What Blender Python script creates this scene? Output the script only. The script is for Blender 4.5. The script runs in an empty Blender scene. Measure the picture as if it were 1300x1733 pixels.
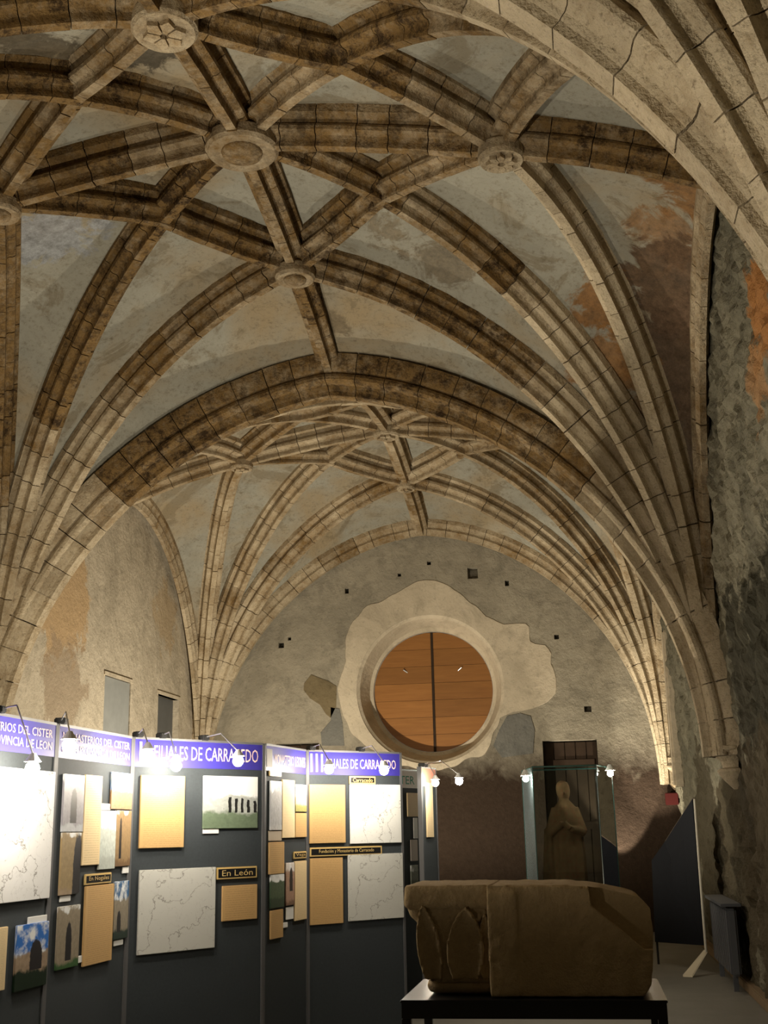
import bpy, bmesh, math, random
import numpy as np
from mathutils import Vector, Matrix, noise
random.seed(7)
PI = math.pi
scene = bpy.context.scene
COL = scene.collection

# ------------------------------------------------------------------ camera
IW, IH, FPX = 1300, 1733, 2003.3
YAW, PITCH, ROLL = -.1574, .2651, -.021
EYE = Vector((2.548, 0, 1.6))
_f0 = Vector((math.sin(YAW), math.cos(YAW), 0)); _r0 = Vector((math.cos(YAW), -math.sin(YAW), 0)); _u0 = Vector((0, 0, 1))
FWD = _f0*math.cos(PITCH) + _u0*math.sin(PITCH)
_up = _u0*math.cos(PITCH) - _f0*math.sin(PITCH)
RIGHT = _r0*math.cos(ROLL) + _up*math.sin(ROLL)
UP = _up*math.cos(ROLL) - _r0*math.sin(ROLL)
cd = bpy.data.cameras.new('camera'); cam = bpy.data.objects.new('camera', cd); COL.objects.link(cam)
cd.sensor_fit = 'VERTICAL'; cd.sensor_height = 36; cd.lens = FPX*36/IH; cd.clip_end = 100; cd.clip_start = .05
M = Matrix((RIGHT, UP, -FWD)).transposed().to_4x4(); M.translation = EYE
cam.matrix_world = M
scene.camera = cam

# ------------------------------------------------------------------ world, exposure
w = bpy.data.worlds.new('world'); scene.world = w; w.use_nodes = True
w.node_tree.nodes['Background'].inputs[0].default_value = (.8, .9, 1, 1)
w.node_tree.nodes['Background'].inputs[1].default_value = .02
vs = scene.view_settings
vs.view_transform = 'Standard'; vs.look = 'None'; vs.gamma = 1; vs.use_curve_mapping = False
vs.exposure = -0.12
HALOGEN = (1, .885, .69)
POWER = 1.0

# ------------------------------------------------------------------ geometry of a picture point
def ray(px, py):
    return FWD + RIGHT*((px-IW/2)/FPX) + UP*((IH/2-py)/FPX)
def on_y(px, py, Y):
    d = ray(px, py); return EYE + d*(Y/d.y)
def on_x(px, py, X):
    d = ray(px, py); return EYE + d*((X-EYE.x)/d.x)
def on_z(px, py, Z):
    d = ray(px, py); return EYE + d*((Z-EYE.z)/d.z)

# ------------------------------------------------------------------ helpers
def link(name, me, m=None, parent=None):
    o = bpy.data.objects.new(name, me); COL.objects.link(o)
    if m is not None and me is not None and not me.materials: me.materials.append(m)
    if parent is not None: o.parent = parent
    return o
def empty(name, loc=(0, 0, 0)):
    o = bpy.data.objects.new(name, None); o.empty_display_size = .1; COL.objects.link(o); o.location = loc; return o
def tag(o, label, cat=None, group=None, kind=None):
    o['label'] = label
    if cat: o['category'] = cat
    if group: o['group'] = group
    if kind: o['kind'] = kind
    return o
def pyd(name, v, f):
    me = bpy.data.meshes.new(name); me.from_pydata([tuple(p) for p in v], [], f); me.update(); return me
def bm_mesh(name, bm, smooth=False):
    bmesh.ops.recalc_face_normals(bm, faces=bm.faces)
    me = bpy.data.meshes.new(name); bm.to_mesh(me); bm.free()
    if smooth:
        for p in me.polygons: p.use_smooth = True
    return me
def box(bm, x0, x1, y0, y1, z0, z1, bev=0, mat=None):
    vs_ = [bm.verts.new((x, y, z)) for x in (x0, x1) for y in (y0, y1) for z in (z0, z1)]
    fs = [bm.faces.new([vs_[i] for i in q]) for q in ((0, 1, 3, 2), (4, 6, 7, 5), (0, 4, 5, 1), (2, 3, 7, 6), (0, 2, 6, 4), (1, 5, 7, 3))]
    if mat is not None:
        for v in vs_: v.co = mat @ v.co
    if bev:
        bmesh.ops.bevel(bm, geom=list({e for f in fs for e in f.edges}), offset=bev, segments=2, affect='EDGES')
def tube(bm, p, q, r, n=8, r2=None):
    p = Vector(p); q = Vector(q); d = (q-p).normalized(); a = d.orthogonal().normalized(); b = d.cross(a); r2 = r if r2 is None else r2
    A = [bm.verts.new(p+(a*math.cos(2*PI*i/n)+b*math.sin(2*PI*i/n))*r) for i in range(n)]
    B = [bm.verts.new(q+(a*math.cos(2*PI*i/n)+b*math.sin(2*PI*i/n))*r2) for i in range(n)]
    for i in range(n): bm.faces.new((A[i], A[(i+1) % n], B[(i+1) % n], B[i]))
    bm.faces.new(A[::-1]); bm.faces.new(B)
def lathe(bm, prof, n=24, center=(0, 0, 0), a0=0, a1=2*PI, scale=(1, 1)):
    c = Vector(center); full = abs(a1-a0-2*PI) < 1e-6; rings = []
    cnt = n if full else n+1
    for r, z in prof:
        rings.append([bm.verts.new(c+Vector((r*scale[0]*math.cos(a0+(a1-a0)*i/n), r*scale[1]*math.sin(a0+(a1-a0)*i/n), z))) for i in range(cnt)])
    for A, B in zip(rings[:-1], rings[1:]):
        for i in range(cnt if full else n):
            j = (i+1) % cnt
            bm.faces.new((A[i], A[j], B[j], B[i]))
    bm.faces.new(rings[0][::-1]); bm.faces.new(rings[-1])
def prism(bm, pts, d0, d1, fn):
    """polygon pts (u,v) extruded from d0 to d1, fn(u,v,d)->xyz"""
    A = [bm.verts.new(fn(u, v, d0)) for u, v in pts]; B = [bm.verts.new(fn(u, v, d1)) for u, v in pts]; n = len(pts)
    bm.faces.new(A); bm.faces.new(B[::-1])
    for i in range(n): bm.faces.new((A[i], B[i], B[(i+1) % n], A[(i+1) % n]))

# ------------------------------------------------------------------ materials
class NT:
    def __init__(s, name):
        s.m = bpy.data.materials.new(name); s.m.use_nodes = True; s.t = s.m.node_tree; s.n = s.t.nodes; s.b = s.n['Principled BSDF']
    def new(s, typ, **kw):
        nd = s.n.new(typ)
        for k, v in kw.items():
            if k.startswith('i_'):
                key = k[2:]; nd.inputs[int(key) if key.isdigit() else key].default_value = v
            else: setattr(nd, k, v)
        return nd
    def l(s, a, b): s.t.links.new(a, b)
    def coord(s, which='Object'):
        if which == 'World': return s.new('ShaderNodeNewGeometry').outputs['Position']
        return s.new('ShaderNodeTexCoord').outputs[which]
    def noise(s, vec, scale, detail=4, rough=.6, dist=0):
        nd = s.new('ShaderNodeTexNoise'); nd.inputs['Scale'].default_value = scale; nd.inputs['Detail'].default_value = detail
        nd.inputs['Roughness'].default_value = rough; nd.inputs['Distortion'].default_value = dist; s.l(vec, nd.inputs['Vector']); return nd.outputs['Fac']
    def ramp(s, fac, a, b, ca=(0, 0, 0, 1), cb=(1, 1, 1, 1)):
        r = s.new('ShaderNodeValToRGB'); r.color_ramp.elements[0].position = a; r.color_ramp.elements[1].position = b
        r.color_ramp.elements[0].color = ca; r.color_ramp.elements[1].color = cb; s.l(fac, r.inputs[0]); return r.outputs[0]
    def mix(s, fac, a, b, mode='MIX'):
        nd = s.new('ShaderNodeMix', data_type='RGBA', blend_type=mode)
        for i, x in ((0, fac), (6, a), (7, b)):
            if isinstance(x, (int, float)): nd.inputs[i].default_value = x
            elif isinstance(x, tuple): nd.inputs[i].default_value = x if len(x) == 4 else (*x, 1)
            else: s.l(x, nd.inputs[i])
        return nd.outputs[2]
    def math(s, op, a, b=0.0, clamp=False):
        nd = s.new('ShaderNodeMath', operation=op, use_clamp=clamp)
        for i, x in ((0, a), (1, b)):
            if isinstance(x, (int, float)): nd.inputs[i].default_value = x
            else: s.l(x, nd.inputs[i])
        return nd.outputs[0]
    def bump(s, h, strength=.3, dist=.02):
        b = s.new('ShaderNodeBump'); b.inputs['Strength'].default_value = strength; b.inputs['Distance'].default_value = dist
        s.l(h, b.inputs['Height']); s.l(b.outputs[0], s.b.inputs['Normal'])
    def blob(s, pos, c, r, soft=.3, nz=None, amp=.5):
        """1 inside a ball at c (radius r), edge broken by noise"""
        d = s.new('ShaderNodeVectorMath', operation='DISTANCE'); s.l(pos, d.inputs[0]); d.inputs[1].default_value = c
        x = d.outputs['Value']
        if nz is not None: x = s.math('ADD', x, s.math('MULTIPLY', s.math('SUBTRACT', nz, .5), amp))
        mr = s.new('ShaderNodeMapRange', clamp=True); s.l(x, mr.inputs[0]); mr.inputs[1].default_value = r-soft; mr.inputs[2].default_value = r
        mr.inputs[3].default_value = 1; mr.inputs[4].default_value = 0
        return mr.outputs[0]
    def out(s, col, rough=.9, spec=.2):
        if isinstance(col, tuple): s.b.inputs['Base Color'].default_value = (*col, 1)
        else: s.l(col, s.b.inputs['Base Color'])
        s.b.inputs['Roughness'].default_value = rough; s.b.inputs['Specular IOR Level'].default_value = spec
        return s.m
def flat(name, col, rough=.7, spec=.3, metal=0, var=0, scale=20, bump=0):
    t = NT(name)
    t.b.inputs['Metallic'].default_value = metal
    if var:
        n = t.noise(t.coord('Object'), scale)
        c = t.mix(n, tuple(x*(1-var) for x in col), tuple(min(1, x*(1+var)) for x in col))
        if bump: t.bump(n, bump, .01)
        return t.out(c, rough, spec)
    return t.out(col, rough, spec)

def m_rib():
    t = NT('rib_limestone'); P = t.coord('World')
    oi = t.new('ShaderNodeObjectInfo'); sep = t.new('ShaderNodeSeparateColor'); t.l(oi.outputs['Color'], sep.inputs[0])
    n1 = t.noise(P, 2.2, 6, .65); n2 = t.noise(P, 14, 5, .7); n3 = t.noise(P, 45, 3, .6)
    cream = t.mix(n2, (.50, .41, .28), (.64, .55, .40))
    brown = t.mix(n2, (.07, .038, .013), (.33, .21, .085))
    fac = t.math('ADD', sep.outputs[0], t.math('MULTIPLY', t.math('SUBTRACT', n1, .5), 2.0), True)
    fac = t.math('ADD', fac, t.math('MULTIPLY', t.math('SUBTRACT', n2, .5), 1.3), True)
    c = t.mix(fac, cream, brown)
    dark = t.math('MULTIPLY', t.ramp(t.noise(P, 6, 8, .82), .47, .60), sep.outputs[1])
    c = t.mix(dark, c, (.045, .027, .013))
    c = t.mix(t.math('MULTIPLY', t.ramp(t.noise(P, 26, 6, .85), .54, .68), .7), c, (.085, .055, .028))
    tone = t.math('ADD', t.math('MULTIPLY', oi.outputs['Random'], .22), .89)
    c = t.mix(1.0, c, t.math('MULTIPLY', tone, 1), 'MULTIPLY')
    t.bump(t.math('ADD', n2, t.math('MULTIPLY', n3, .5)), .9, .03)
    return t.out(c, .9, .15)
def m_web():
    t = NT('vault_plaster'); P = t.coord('World')
    n1 = t.noise(P, .55, 5, .6, .5); n2 = t.noise(P, 2.5, 6, .7); n3 = t.noise(P, 22, 4, .65); n4 = t.noise(P, 1.1, 7, .7, 1)
    c = t.mix(n2, (.22, .215, .18), (.41, .395, .33))
    c = t.mix(t.math('MULTIPLY', t.ramp(n1, .46, .64), .85), c, (.32, .245, .145))
    c = t.mix(t.math('MULTIPLY', t.ramp(n4, .55, .60), .6), c, (.19, .155, .10))
    c = t.mix(t.math('MULTIPLY', t.ramp(n3, .55, .72), .55), c, (.15, .125, .085))
    c = t.mix(t.math('MULTIPLY', t.ramp(t.noise(P, 7, 8, .85), .53, .66), .6), c, (.13, .105, .07))
    nb = t.noise(P, 2.2, 7, .7, .6); nf = t.noise(P, 9, 8, .85)
    for ctr, r, colr, k in STAINS_AND_DAYLIGHT:
        c = t.mix(t.math('MULTIPLY', t.blob(P, ctr, r, .12, nb, 1.7), k), c, t.mix(t.ramp(nf, .35, .7), tuple(x*.5 for x in colr), tuple(x*1.7 for x in colr)))
    t.bump(t.math('ADD', n3, t.math('MULTIPLY', n2, 1.5)), .35, .03)
    return t.out(c, .95, .1)
def m_wall(name, base0, base1, extra=(), zs=None, bump=.5):
    t = NT(name); P = t.coord('World')
    n1 = t.noise(P, .7, 5, .6, .4); n2 = t.noise(P, 3, 6, .7); n3 = t.noise(P, 18, 5, .7); nb = t.noise(P, 2.4, 7, .7, .5)
    c = t.mix(n2, base0, base1)
    c = t.mix(t.math('MULTIPLY', t.ramp(n1, .48, .62), .5), c, tuple(x*.72 for x in base0))
    c = t.mix(t.math('MULTIPLY', t.ramp(n3, .56, .75), .55), c, tuple(x*.4 for x in base0))
    c = t.mix(t.math('MULTIPLY', t.ramp(t.noise(P, 1.8, 8, .75, .8), .5, .62), .4), c, tuple(x*.55 for x in base0))
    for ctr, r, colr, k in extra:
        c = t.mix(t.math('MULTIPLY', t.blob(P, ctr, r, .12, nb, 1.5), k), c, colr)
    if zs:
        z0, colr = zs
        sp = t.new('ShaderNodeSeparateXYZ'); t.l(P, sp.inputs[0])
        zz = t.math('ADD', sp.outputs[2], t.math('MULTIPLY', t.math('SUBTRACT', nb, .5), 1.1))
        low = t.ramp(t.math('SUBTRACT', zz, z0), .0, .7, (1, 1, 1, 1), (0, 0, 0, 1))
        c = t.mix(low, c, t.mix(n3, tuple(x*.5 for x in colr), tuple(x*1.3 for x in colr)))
    t.bump(t.math('ADD', t.math('MULTIPLY', n3, .5), t.math('MULTIPLY', n2, 2)), bump, .04)
    return t.out(c, .95, .1)

def P3(v): return (v.x, v.y, v.z)
STAINS_AND_DAYLIGHT = [((3.72, 9.2, 6.72), .42, (.21, .105, .035), .85), ((3.62, 9.9, 6.72), .30, (.24, .125, .05), .7),
          ((3.74, 10.5, 6.45), .62, (.12, .075, .045), .92), ((3.8, 11.1, 5.9), .75, (.13, .085, .055), .9), ((3.85, 11.5, 5.2), .7, (.15, .105, .07), .85),
          ((3.0, 10.9, 6.6), .30, (.24, .115, .035), .85), ((3.15, 11.35, 6.15), .34, (.26, .135, .05), .85), ((3.3, 11.6, 5.7), .3, (.22, .14, .07), .8),
          ((1.5, 10.75, 7.14), .33, (.15, .12, .08), .75), ((.2, 11.75, 7.0), .22, (.15, .12, .08), .7), ((.9, 10.3, 7.3), .25, (.16, .12, .07), .6),
          ((-.4, 7.55, 7.49), .33, (.07, .06, .045), .9), ((-1.13, 7.1, 7.34), .40, (.08, .065, .045), .85), ((.2, 7.3, 7.5), .25, (.08, .065, .045), .8),
          ((-2.2, 9.75, 7.29), .45, (.27, .285, .31), .8)]  # last entry paints a bluish daylight tint into the web colour
MAT_RIB = m_rib()
MAT_WEB = m_web()
MAT_JOINT = flat('rib_joint_mortar', (.085, .064, .042), .95, .1, var=.4)
MAT_LEFT = m_wall('left_wall_plaster', (.44, .38, .285), (.66, .585, .46),
                  [(P3(on_x(105, 1010, -4.1)), .9, (.50, .34, .18), .85), (P3(on_x(110, 1160, -4.1)), .7, (.33, .25, .17), .7), (P3(on_x(280, 1040, -4.1)), .6, (.46, .34, .2), .6)])
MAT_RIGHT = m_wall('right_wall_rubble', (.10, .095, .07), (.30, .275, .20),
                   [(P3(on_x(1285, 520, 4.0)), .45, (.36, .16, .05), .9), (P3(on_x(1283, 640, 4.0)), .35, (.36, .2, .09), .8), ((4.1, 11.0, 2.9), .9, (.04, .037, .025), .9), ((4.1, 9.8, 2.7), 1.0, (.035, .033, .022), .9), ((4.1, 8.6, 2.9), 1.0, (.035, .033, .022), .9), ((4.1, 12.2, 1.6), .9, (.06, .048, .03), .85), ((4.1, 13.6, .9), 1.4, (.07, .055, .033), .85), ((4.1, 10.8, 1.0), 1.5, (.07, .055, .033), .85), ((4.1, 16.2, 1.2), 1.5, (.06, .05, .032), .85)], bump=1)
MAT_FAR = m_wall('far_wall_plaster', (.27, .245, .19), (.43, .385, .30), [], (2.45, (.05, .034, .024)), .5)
MAT_BACK = m_wall('back_wall_plaster', (.3, .27, .2), (.4, .37, .29))
MAT_PATCH = m_wall('pale_plaster_patch', (.52, .445, .33), (.66, .58, .45), bump=.3)
MAT_EXPOSED = m_wall('exposed_stone_patch', (.15, .12, .07), (.24, .19, .11))
MAT_GREYPATCH = m_wall('grey_cement_patch', (.15, .15, .14), (.22, .215, .19))
def m_floor():
    t = NT('stone_floor'); P = t.coord('World'); n = t.noise(P, 3, 6, .7); n2 = t.noise(P, 40, 4)
    c = t.mix(n, (.16, .15, .125), (.25, .24, .205)); c = t.mix(t.math('MULTIPLY', n2, .4), c, (.1, .09, .08))
    t.bump(n2, .15, .01); return t.out(c, .65, .3)
MAT_FLOOR = m_floor()
def m_oak():
    t = NT('oculus_oak'); P = t.coord('World'); oi = t.new('ShaderNodeObjectInfo')
    mp = t.new('ShaderNodeMapping'); mp.inputs['Scale'].default_value = (1.2, 1, 14); t.l(P, mp.inputs['Vector'])
    ad = t.new('ShaderNodeVectorMath', operation='ADD'); t.l(mp.outputs[0], ad.inputs[0])
    sc = t.math('MULTIPLY', oi.outputs['Random'], 30.0); t.l(sc, ad.inputs[1])
    n = t.noise(ad.outputs[0], 1.3, 6, .65, .6); n2 = t.noise(ad.outputs[0], 6, 4, .6)
    c = t.mix(n, (.20, .08, .02), (.44, .205, .06)); c = t.mix(t.math('MULTIPLY', n2, .35), c, (.22, .085, .02))
    tone = t.math('ADD', t.math('MULTIPLY', oi.outputs['Random'], .35), .8)
    c = t.mix(1.0, c, tone, 'MULTIPLY')
    return t.out(c, .35, .5)
MAT_OAK = m_oak()
MAT_IRON = flat('dark_iron', (.02, .02, .02), .5, .4)
MAT_DARKWOOD = flat('dark_door_wood', (.032, .019, .011), .7, .2, var=.5, scale=6)
MAT_PANEL = flat('charcoal_panel_cloth', (.042, .050, .056), .75, .25, var=.2, scale=60)
MAT_ALU = flat('aluminium', (.55, .55, .55), .35, .5, .8)
MAT_PURPLE = flat('violet_header', (.045, .035, .30), .5, .4)
MAT_PINK = flat('pale_pink_lettering', (.85, .62, .58), .6, .3)
MAT_WHITE = flat('white_board', (.82, .82, .80), .6, .3)
MAT_BLACK = flat('black_lacquer', (.012, .012, .013), .25, .5)
MAT_GOLD = flat('gold_lettering', (.62, .44, .17), .5, .4)
MAT_CREAM = flat('cream_card', (.80, .74, .60), .7, .2)
MAT_GREEN = flat('green_lettering', (.03, .30, .20), .6, .2)
MAT_RED = flat('red_paint', (.07, .008, .007), .6, .3)
MAT_GREY = flat('grey_recess_board', (.30, .31, .30), .8, .2, var=.2, scale=4)
MAT_GREY2 = flat('dark_grey_recess_board', (.115, .115, .11), .8, .2, var=.2, scale=4)
MAT_RAD = flat('grey_enamel', (.09, .095, .105), .5, .4)
MAT_STATUE = NT('old_polychrome_wood')
def _st():
    t = MAT_STATUE; P = t.coord('Object'); n = t.noise(P, 6, 5, .7); n2 = t.noise(P, 30, 4)
    c = t.mix(n, (.035, .018, .008), (.115, .07, .032)); c = t.mix(t.math('MULTIPLY', t.ramp(n2, .5, .65), .5), c, (.10, .03, .015)); t.bump(n2, .3, .01)
    return t.out(c, .95, .05)
MAT_STATUE = _st()
def m_sand():
    t = NT('worn_sandstone'); P = t.coord('Object'); n = t.noise(P, 4, 6, .7); n2 = t.noise(P, 60, 4, .7)
    c = t.mix(n, (.33, .24, .13), (.50, .375, .215)); c = t.mix(t.math('MULTIPLY', n2, .4), c, (.12, .075, .03)); t.bump(t.math('ADD', n2, n), .5, .015)
    return t.out(c, .95, .1)
MAT_SAND = m_sand()
def m_glass():
    t = NT('case_glass')
    t.n.remove(t.b); tr = t.new('ShaderNodeBsdfTransparent'); tr.inputs[0].default_value = (.86, .93, .92, 1)
    gl = t.new('ShaderNodeBsdfGlossy'); gl.inputs['Roughness'].default_value = .02; gl.inputs[0].default_value = (.9, 1, 1, 1)
    fr = t.new('ShaderNodeFresnel'); fr.inputs[0].default_value = 1.5; mx = t.new('ShaderNodeMixShader')
    t.l(fr.outputs[0], mx.inputs[0]); t.l(tr.outputs[0], mx.inputs[1]); t.l(gl.outputs[0], mx.inputs[2]); t.l(mx.outputs[0], t.n['Material Output'].inputs[0])
    return t.m
MAT_GLASS = m_glass()
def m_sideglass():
    t = NT('side_glass_painted_reflection')  # blue-grey diffuse mixed in to paint the bright reflection on the panes
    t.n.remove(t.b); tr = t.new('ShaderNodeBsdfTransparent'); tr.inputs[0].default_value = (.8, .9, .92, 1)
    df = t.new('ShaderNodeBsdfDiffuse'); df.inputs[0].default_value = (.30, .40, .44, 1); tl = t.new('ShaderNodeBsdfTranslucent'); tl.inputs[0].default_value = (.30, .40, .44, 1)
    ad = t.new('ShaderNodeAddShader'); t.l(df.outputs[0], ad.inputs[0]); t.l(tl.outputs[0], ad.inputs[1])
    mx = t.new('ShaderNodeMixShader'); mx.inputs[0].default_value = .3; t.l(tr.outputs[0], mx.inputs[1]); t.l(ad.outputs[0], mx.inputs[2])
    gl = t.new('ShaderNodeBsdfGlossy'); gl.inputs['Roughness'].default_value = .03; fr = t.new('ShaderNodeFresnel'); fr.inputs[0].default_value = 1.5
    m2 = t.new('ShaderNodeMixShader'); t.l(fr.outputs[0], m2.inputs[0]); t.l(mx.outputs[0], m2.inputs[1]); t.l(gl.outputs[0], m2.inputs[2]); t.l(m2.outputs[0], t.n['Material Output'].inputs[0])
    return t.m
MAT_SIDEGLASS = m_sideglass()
MAT_GLASSEDGE = flat('green_glass_edge', (.03, .07, .06), .2, .5)
def m_emit(name, col, s):
    t = NT(name); t.b.inputs['Emission Color'].default_value = (*col, 1); t.b.inputs['Emission Strength'].default_value = s; return t.out((1, 1, 1), .3)
MAT_BULB = m_emit('halogen_bulb', (1, .9, .74), 450*POWER)

# ------------------------------------------------------------------ vault geometry
A_R, A_L = 3.95, -3.99           # springing lines
XW_R, XW_L = 4.08, -4.10         # wall faces
D0, D1, D2 = 20.354, 12.468, 4.923
D3 = D2-7.545
E0 = 1.6
ZA, ZT, ZC, ZS, ZR, ZW, H0 = 5.214+E0, 5.013+E0, 5.860+E0, 5.611+E0, 5.516+E0, 5.021+E0, .672+E0
KA, KT, KD, KS, KR = .07, .103, -.087, .084, -.087
SS, TT = .515, .538
UPN = np.array([0, 0, 1.])

def rib_curve(A, B, k, n=160):
    A = np.array(A, float); B = np.array(B, float)
    u = 1-np.cos(np.linspace(0, PI/2, n))
    q = A+(B-A)*u[:, None]
    q[:, 2] = A[2]+(B[2]-A[2])*((1-k)*np.sqrt(np.clip(1-(1-u)**2, 0, 1))+k*u)
    return q
def frames(q):
    T = np.gradient(q, axis=0); T /= np.linalg.norm(T, axis=1)[:, None]
    d = q[-1]-q[0]; d[2] = 0; d /= np.linalg.norm(d)
    B = np.array([-d[1], d[0], 0])
    N = np.cross(np.broadcast_to(B, T.shape), T)
    if N[:, 2].sum() < 0: N = -N
    return T, N, B

# profile halves: (half width, depth below web)
PROF_S = [(.165, -.05), (.165, .03), (.14, .045), (.105, .07), (.092, .10), (.115, .112), (.13, .14), (.125, .172), (.10, .19), (.066, .196), (.05, .215), (.045, .24), (.048, .25), (.042, .285)]
PROF_T = [(w_*.90, d*.86) for w_, d in [(.34, -.08), (.34, .03), (.305, .125), (.285, .15), (.25, .155), (.248, .17), (.275, .185), (.288, .22), (.28, .26), (.25, .285), (.205, .295), (.155, .30), (.118, .32), (.105, .35), (.092, .36), (.088, .42)]]
PROF_W = [(.13, -.05), (.13, .03), (.09, .07), (.08, .11), (.095, .15), (.06, .19), (.045, .235)]
REF_S, REF_T, REF_W = .13, .17, .11
def full(pr): return pr + [(-w_, d) for w_, d in pr[::-1]]
trim_no = [0]
def build_rib(curve, prof, ref, label, vl=.34, split=True, stain=None, smin=0.0, smax=None, cat='vault rib'):
    """one rib: an Empty with a recessed mortar core and one mesh per voussoir"""
    trim_no[0] += 1
    base = curve[0]
    root = empty('trim_%d' % trim_no[0], tuple(base)); tag(root, label, cat, kind='structure')
    T, N, B = frames(curve)
    s = np.concatenate([[0], np.cumsum(np.linalg.norm(np.diff(curve, axis=0), axis=1))]); L = s[-1]
    s1 = L if smax is None else smax
    pr = full(prof)
    def ring(x, sc=1.0):
        p = np.array([np.interp(x, s, curve[:, i]) for i in range(3)]); nn = np.array([np.interp(x, s, N[:, i]) for i in range(3)]); nn /= np.linalg.norm(nn)
        p = p-base
        if sc == 1.0: return [p+nn*(ref-d)+B*w_ for w_, d in pr]
        dc = .35*max(d for w_, d in pr)
        return [p+nn*(ref-(dc+(d-dc)*sc))+B*w_*sc for w_, d in pr]
    n = len(pr)
    def loft(rs):
        v = [p for r in rs for p in r]; f = []
        for k in range(len(rs)-1):
            for i in range(n):
                j = (i+1) % n; f.append((k*n+i, k*n+j, (k+1)*n+j, (k+1)*n+i))
        f.append(tuple(range(n))[::-1]); f.append(tuple(range((len(rs)-1)*n, len(rs)*n)))
        return v, f
    if split:
        k = max(8, int(L/.17)); v, f = loft([ring(x, .74) for x in np.linspace(smin, s1, k)])
        link('mortar_core', pyd('mortar_core', v, f), MAT_JOINT, root)
        nv = max(2, int(round((s1-smin)/vl)))
        # uneven joints
        cuts = np.linspace(smin, s1, nv+1); 
        for i in range(1, nv): cuts[i] += random.uniform(-.12, .12)*vl
        run = random.random()
        for i in range(nv):
            a, b = cuts[i]+.0045, cuts[i+1]-.0045
            j = random.uniform(-.004, .004)
            v, f = loft([ring(a), ring((a+b)/2), ring(b)])
            me = pyd('voussoir', v, f); me.materials.append(MAT_RIB)
            for p in me.polygons[:2*n]: p.use_smooth = True
            try: me.set_sharp_from_angle(angle=math.radians(32))
            except Exception: pass
            o = link('voussoir', me, None, root); o.location = (0, 0, j)
            zmid = v[n][2]+base[2]; xm = v[n][0]+base[0]; ym = v[n][1]+base[1]
            if random.random() < .3: run = random.random()
            st, dk = stain(xm, ym, zmid, run) if stain else (.5, .3)
            o.color = (st, dk, 0, 1)
    else:
        k = max(8, int(L/.25)); v, f = loft([ring(x) for x in np.linspace(smin, s1, k)])
        o = link('rib_stone', pyd('rib_stone', v, f), MAT_RIB, root); o.color = (.3, .2, 0, 1)
    return root

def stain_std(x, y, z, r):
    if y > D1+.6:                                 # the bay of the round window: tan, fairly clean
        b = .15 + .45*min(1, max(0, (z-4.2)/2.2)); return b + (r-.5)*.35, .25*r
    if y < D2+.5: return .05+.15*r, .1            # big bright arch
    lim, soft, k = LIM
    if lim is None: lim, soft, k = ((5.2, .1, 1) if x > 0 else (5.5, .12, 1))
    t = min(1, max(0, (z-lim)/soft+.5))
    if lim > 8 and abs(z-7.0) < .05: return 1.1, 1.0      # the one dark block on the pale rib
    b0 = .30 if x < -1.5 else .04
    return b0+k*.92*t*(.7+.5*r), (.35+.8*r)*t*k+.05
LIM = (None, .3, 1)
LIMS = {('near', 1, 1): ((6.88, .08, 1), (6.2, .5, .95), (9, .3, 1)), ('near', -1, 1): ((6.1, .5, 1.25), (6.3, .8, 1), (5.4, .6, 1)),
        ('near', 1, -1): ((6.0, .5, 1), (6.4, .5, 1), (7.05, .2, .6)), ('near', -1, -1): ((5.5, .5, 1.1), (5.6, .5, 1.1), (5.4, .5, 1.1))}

bays = [('far', D0-.15, D1, ZA, ZT, KA, KT), ('near', D1, D2, ZT, ZT, KT, KT), ('own', D2, D3, ZT, ZT, KT, KT)]
CORNER = {('far', 1, 1): 'corbel right of the round window', ('far', -1, 1): 'corner left of the round window',
          ('far', 1, -1): 'damaged pier on the right wall', ('far', -1, -1): 'pier behind the display screens',
          ('near', 1, 1): 'damaged pier on the right wall', ('near', -1, 1): 'pier behind the display screens',
          ('near', 1, -1): 'foot of the big bright arch', ('near', -1, -1): 'unseen pier at the left edge',
          ('own', 1, 1): 'foot of the big bright arch', ('own', -1, 1): 'unseen pier at the left edge'}
BAYNAME = {'far': 'round window bay', 'near': 'bay over the screens', 'own': 'bay above the viewer'}

ceiling = empty('ceiling', (0, 12, 6)); tag(ceiling, 'plastered star vault webs between the stone ribs over the whole hall', 'vault', kind='structure')
def cell(v, f):
    me = pyd('vault_cell', [(p[0], p[1]-12, p[2]-6) for p in v], f); me.materials.append(MAT_WEB)
    for p in me.polygons: p.use_smooth = True
    return link('vault_cell', me, None, ceiling)
def web_edge(curve, off):
    T, N, B = frames(curve); return curve+N*off
def fan(c1, o1, c2, o2, n=22, m=5):
    """ruled web between two ribs that rise from the same springer"""
    e1, e2 = web_edge(c1, o1), web_edge(c2, o2)
    idx = np.linspace(0, len(c1)-1, n).astype(int); v = []; f = []
    for i in idx:
        for k in range(m): 
            t = k/(m-1); p = e1[i]*(1-t)+e2[i]*t
            p = p + np.array([0, 0, 1.])*(.05*math.sin(PI*t)*(i/len(c1)))
            v.append(p)
    for a in range(n-1):
        for k in range(m-1): f.append((a*m+k, a*m+k+1, (a+1)*m+k+1, (a+1)*m+k))
    return cell(v, f)
def strip(c, off, dv, n=22):
    e = web_edge(c, off); idx = np.linspace(0, len(c)-1, n).astype(int); v = []; f = []
    for i in idx: v += [e[i], e[i]+np.array(dv)]
    for a in range(n-1): f.append((2*a, 2*a+1, 2*a+3, 2*a+2))
    return cell(v, f)
def bulge(P, Q, h=.04, n=60):
    P = np.array(P, float); Q = np.array(Q, float); t = np.linspace(0, 1, n)[:, None]
    q = P+(Q-P)*t; q[:, 2] += h*np.sin(PI*t[:, 0]); return q
def corner_pt(sx, Y): return (A_R if sx > 0 else A_L, Y, H0)

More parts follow.
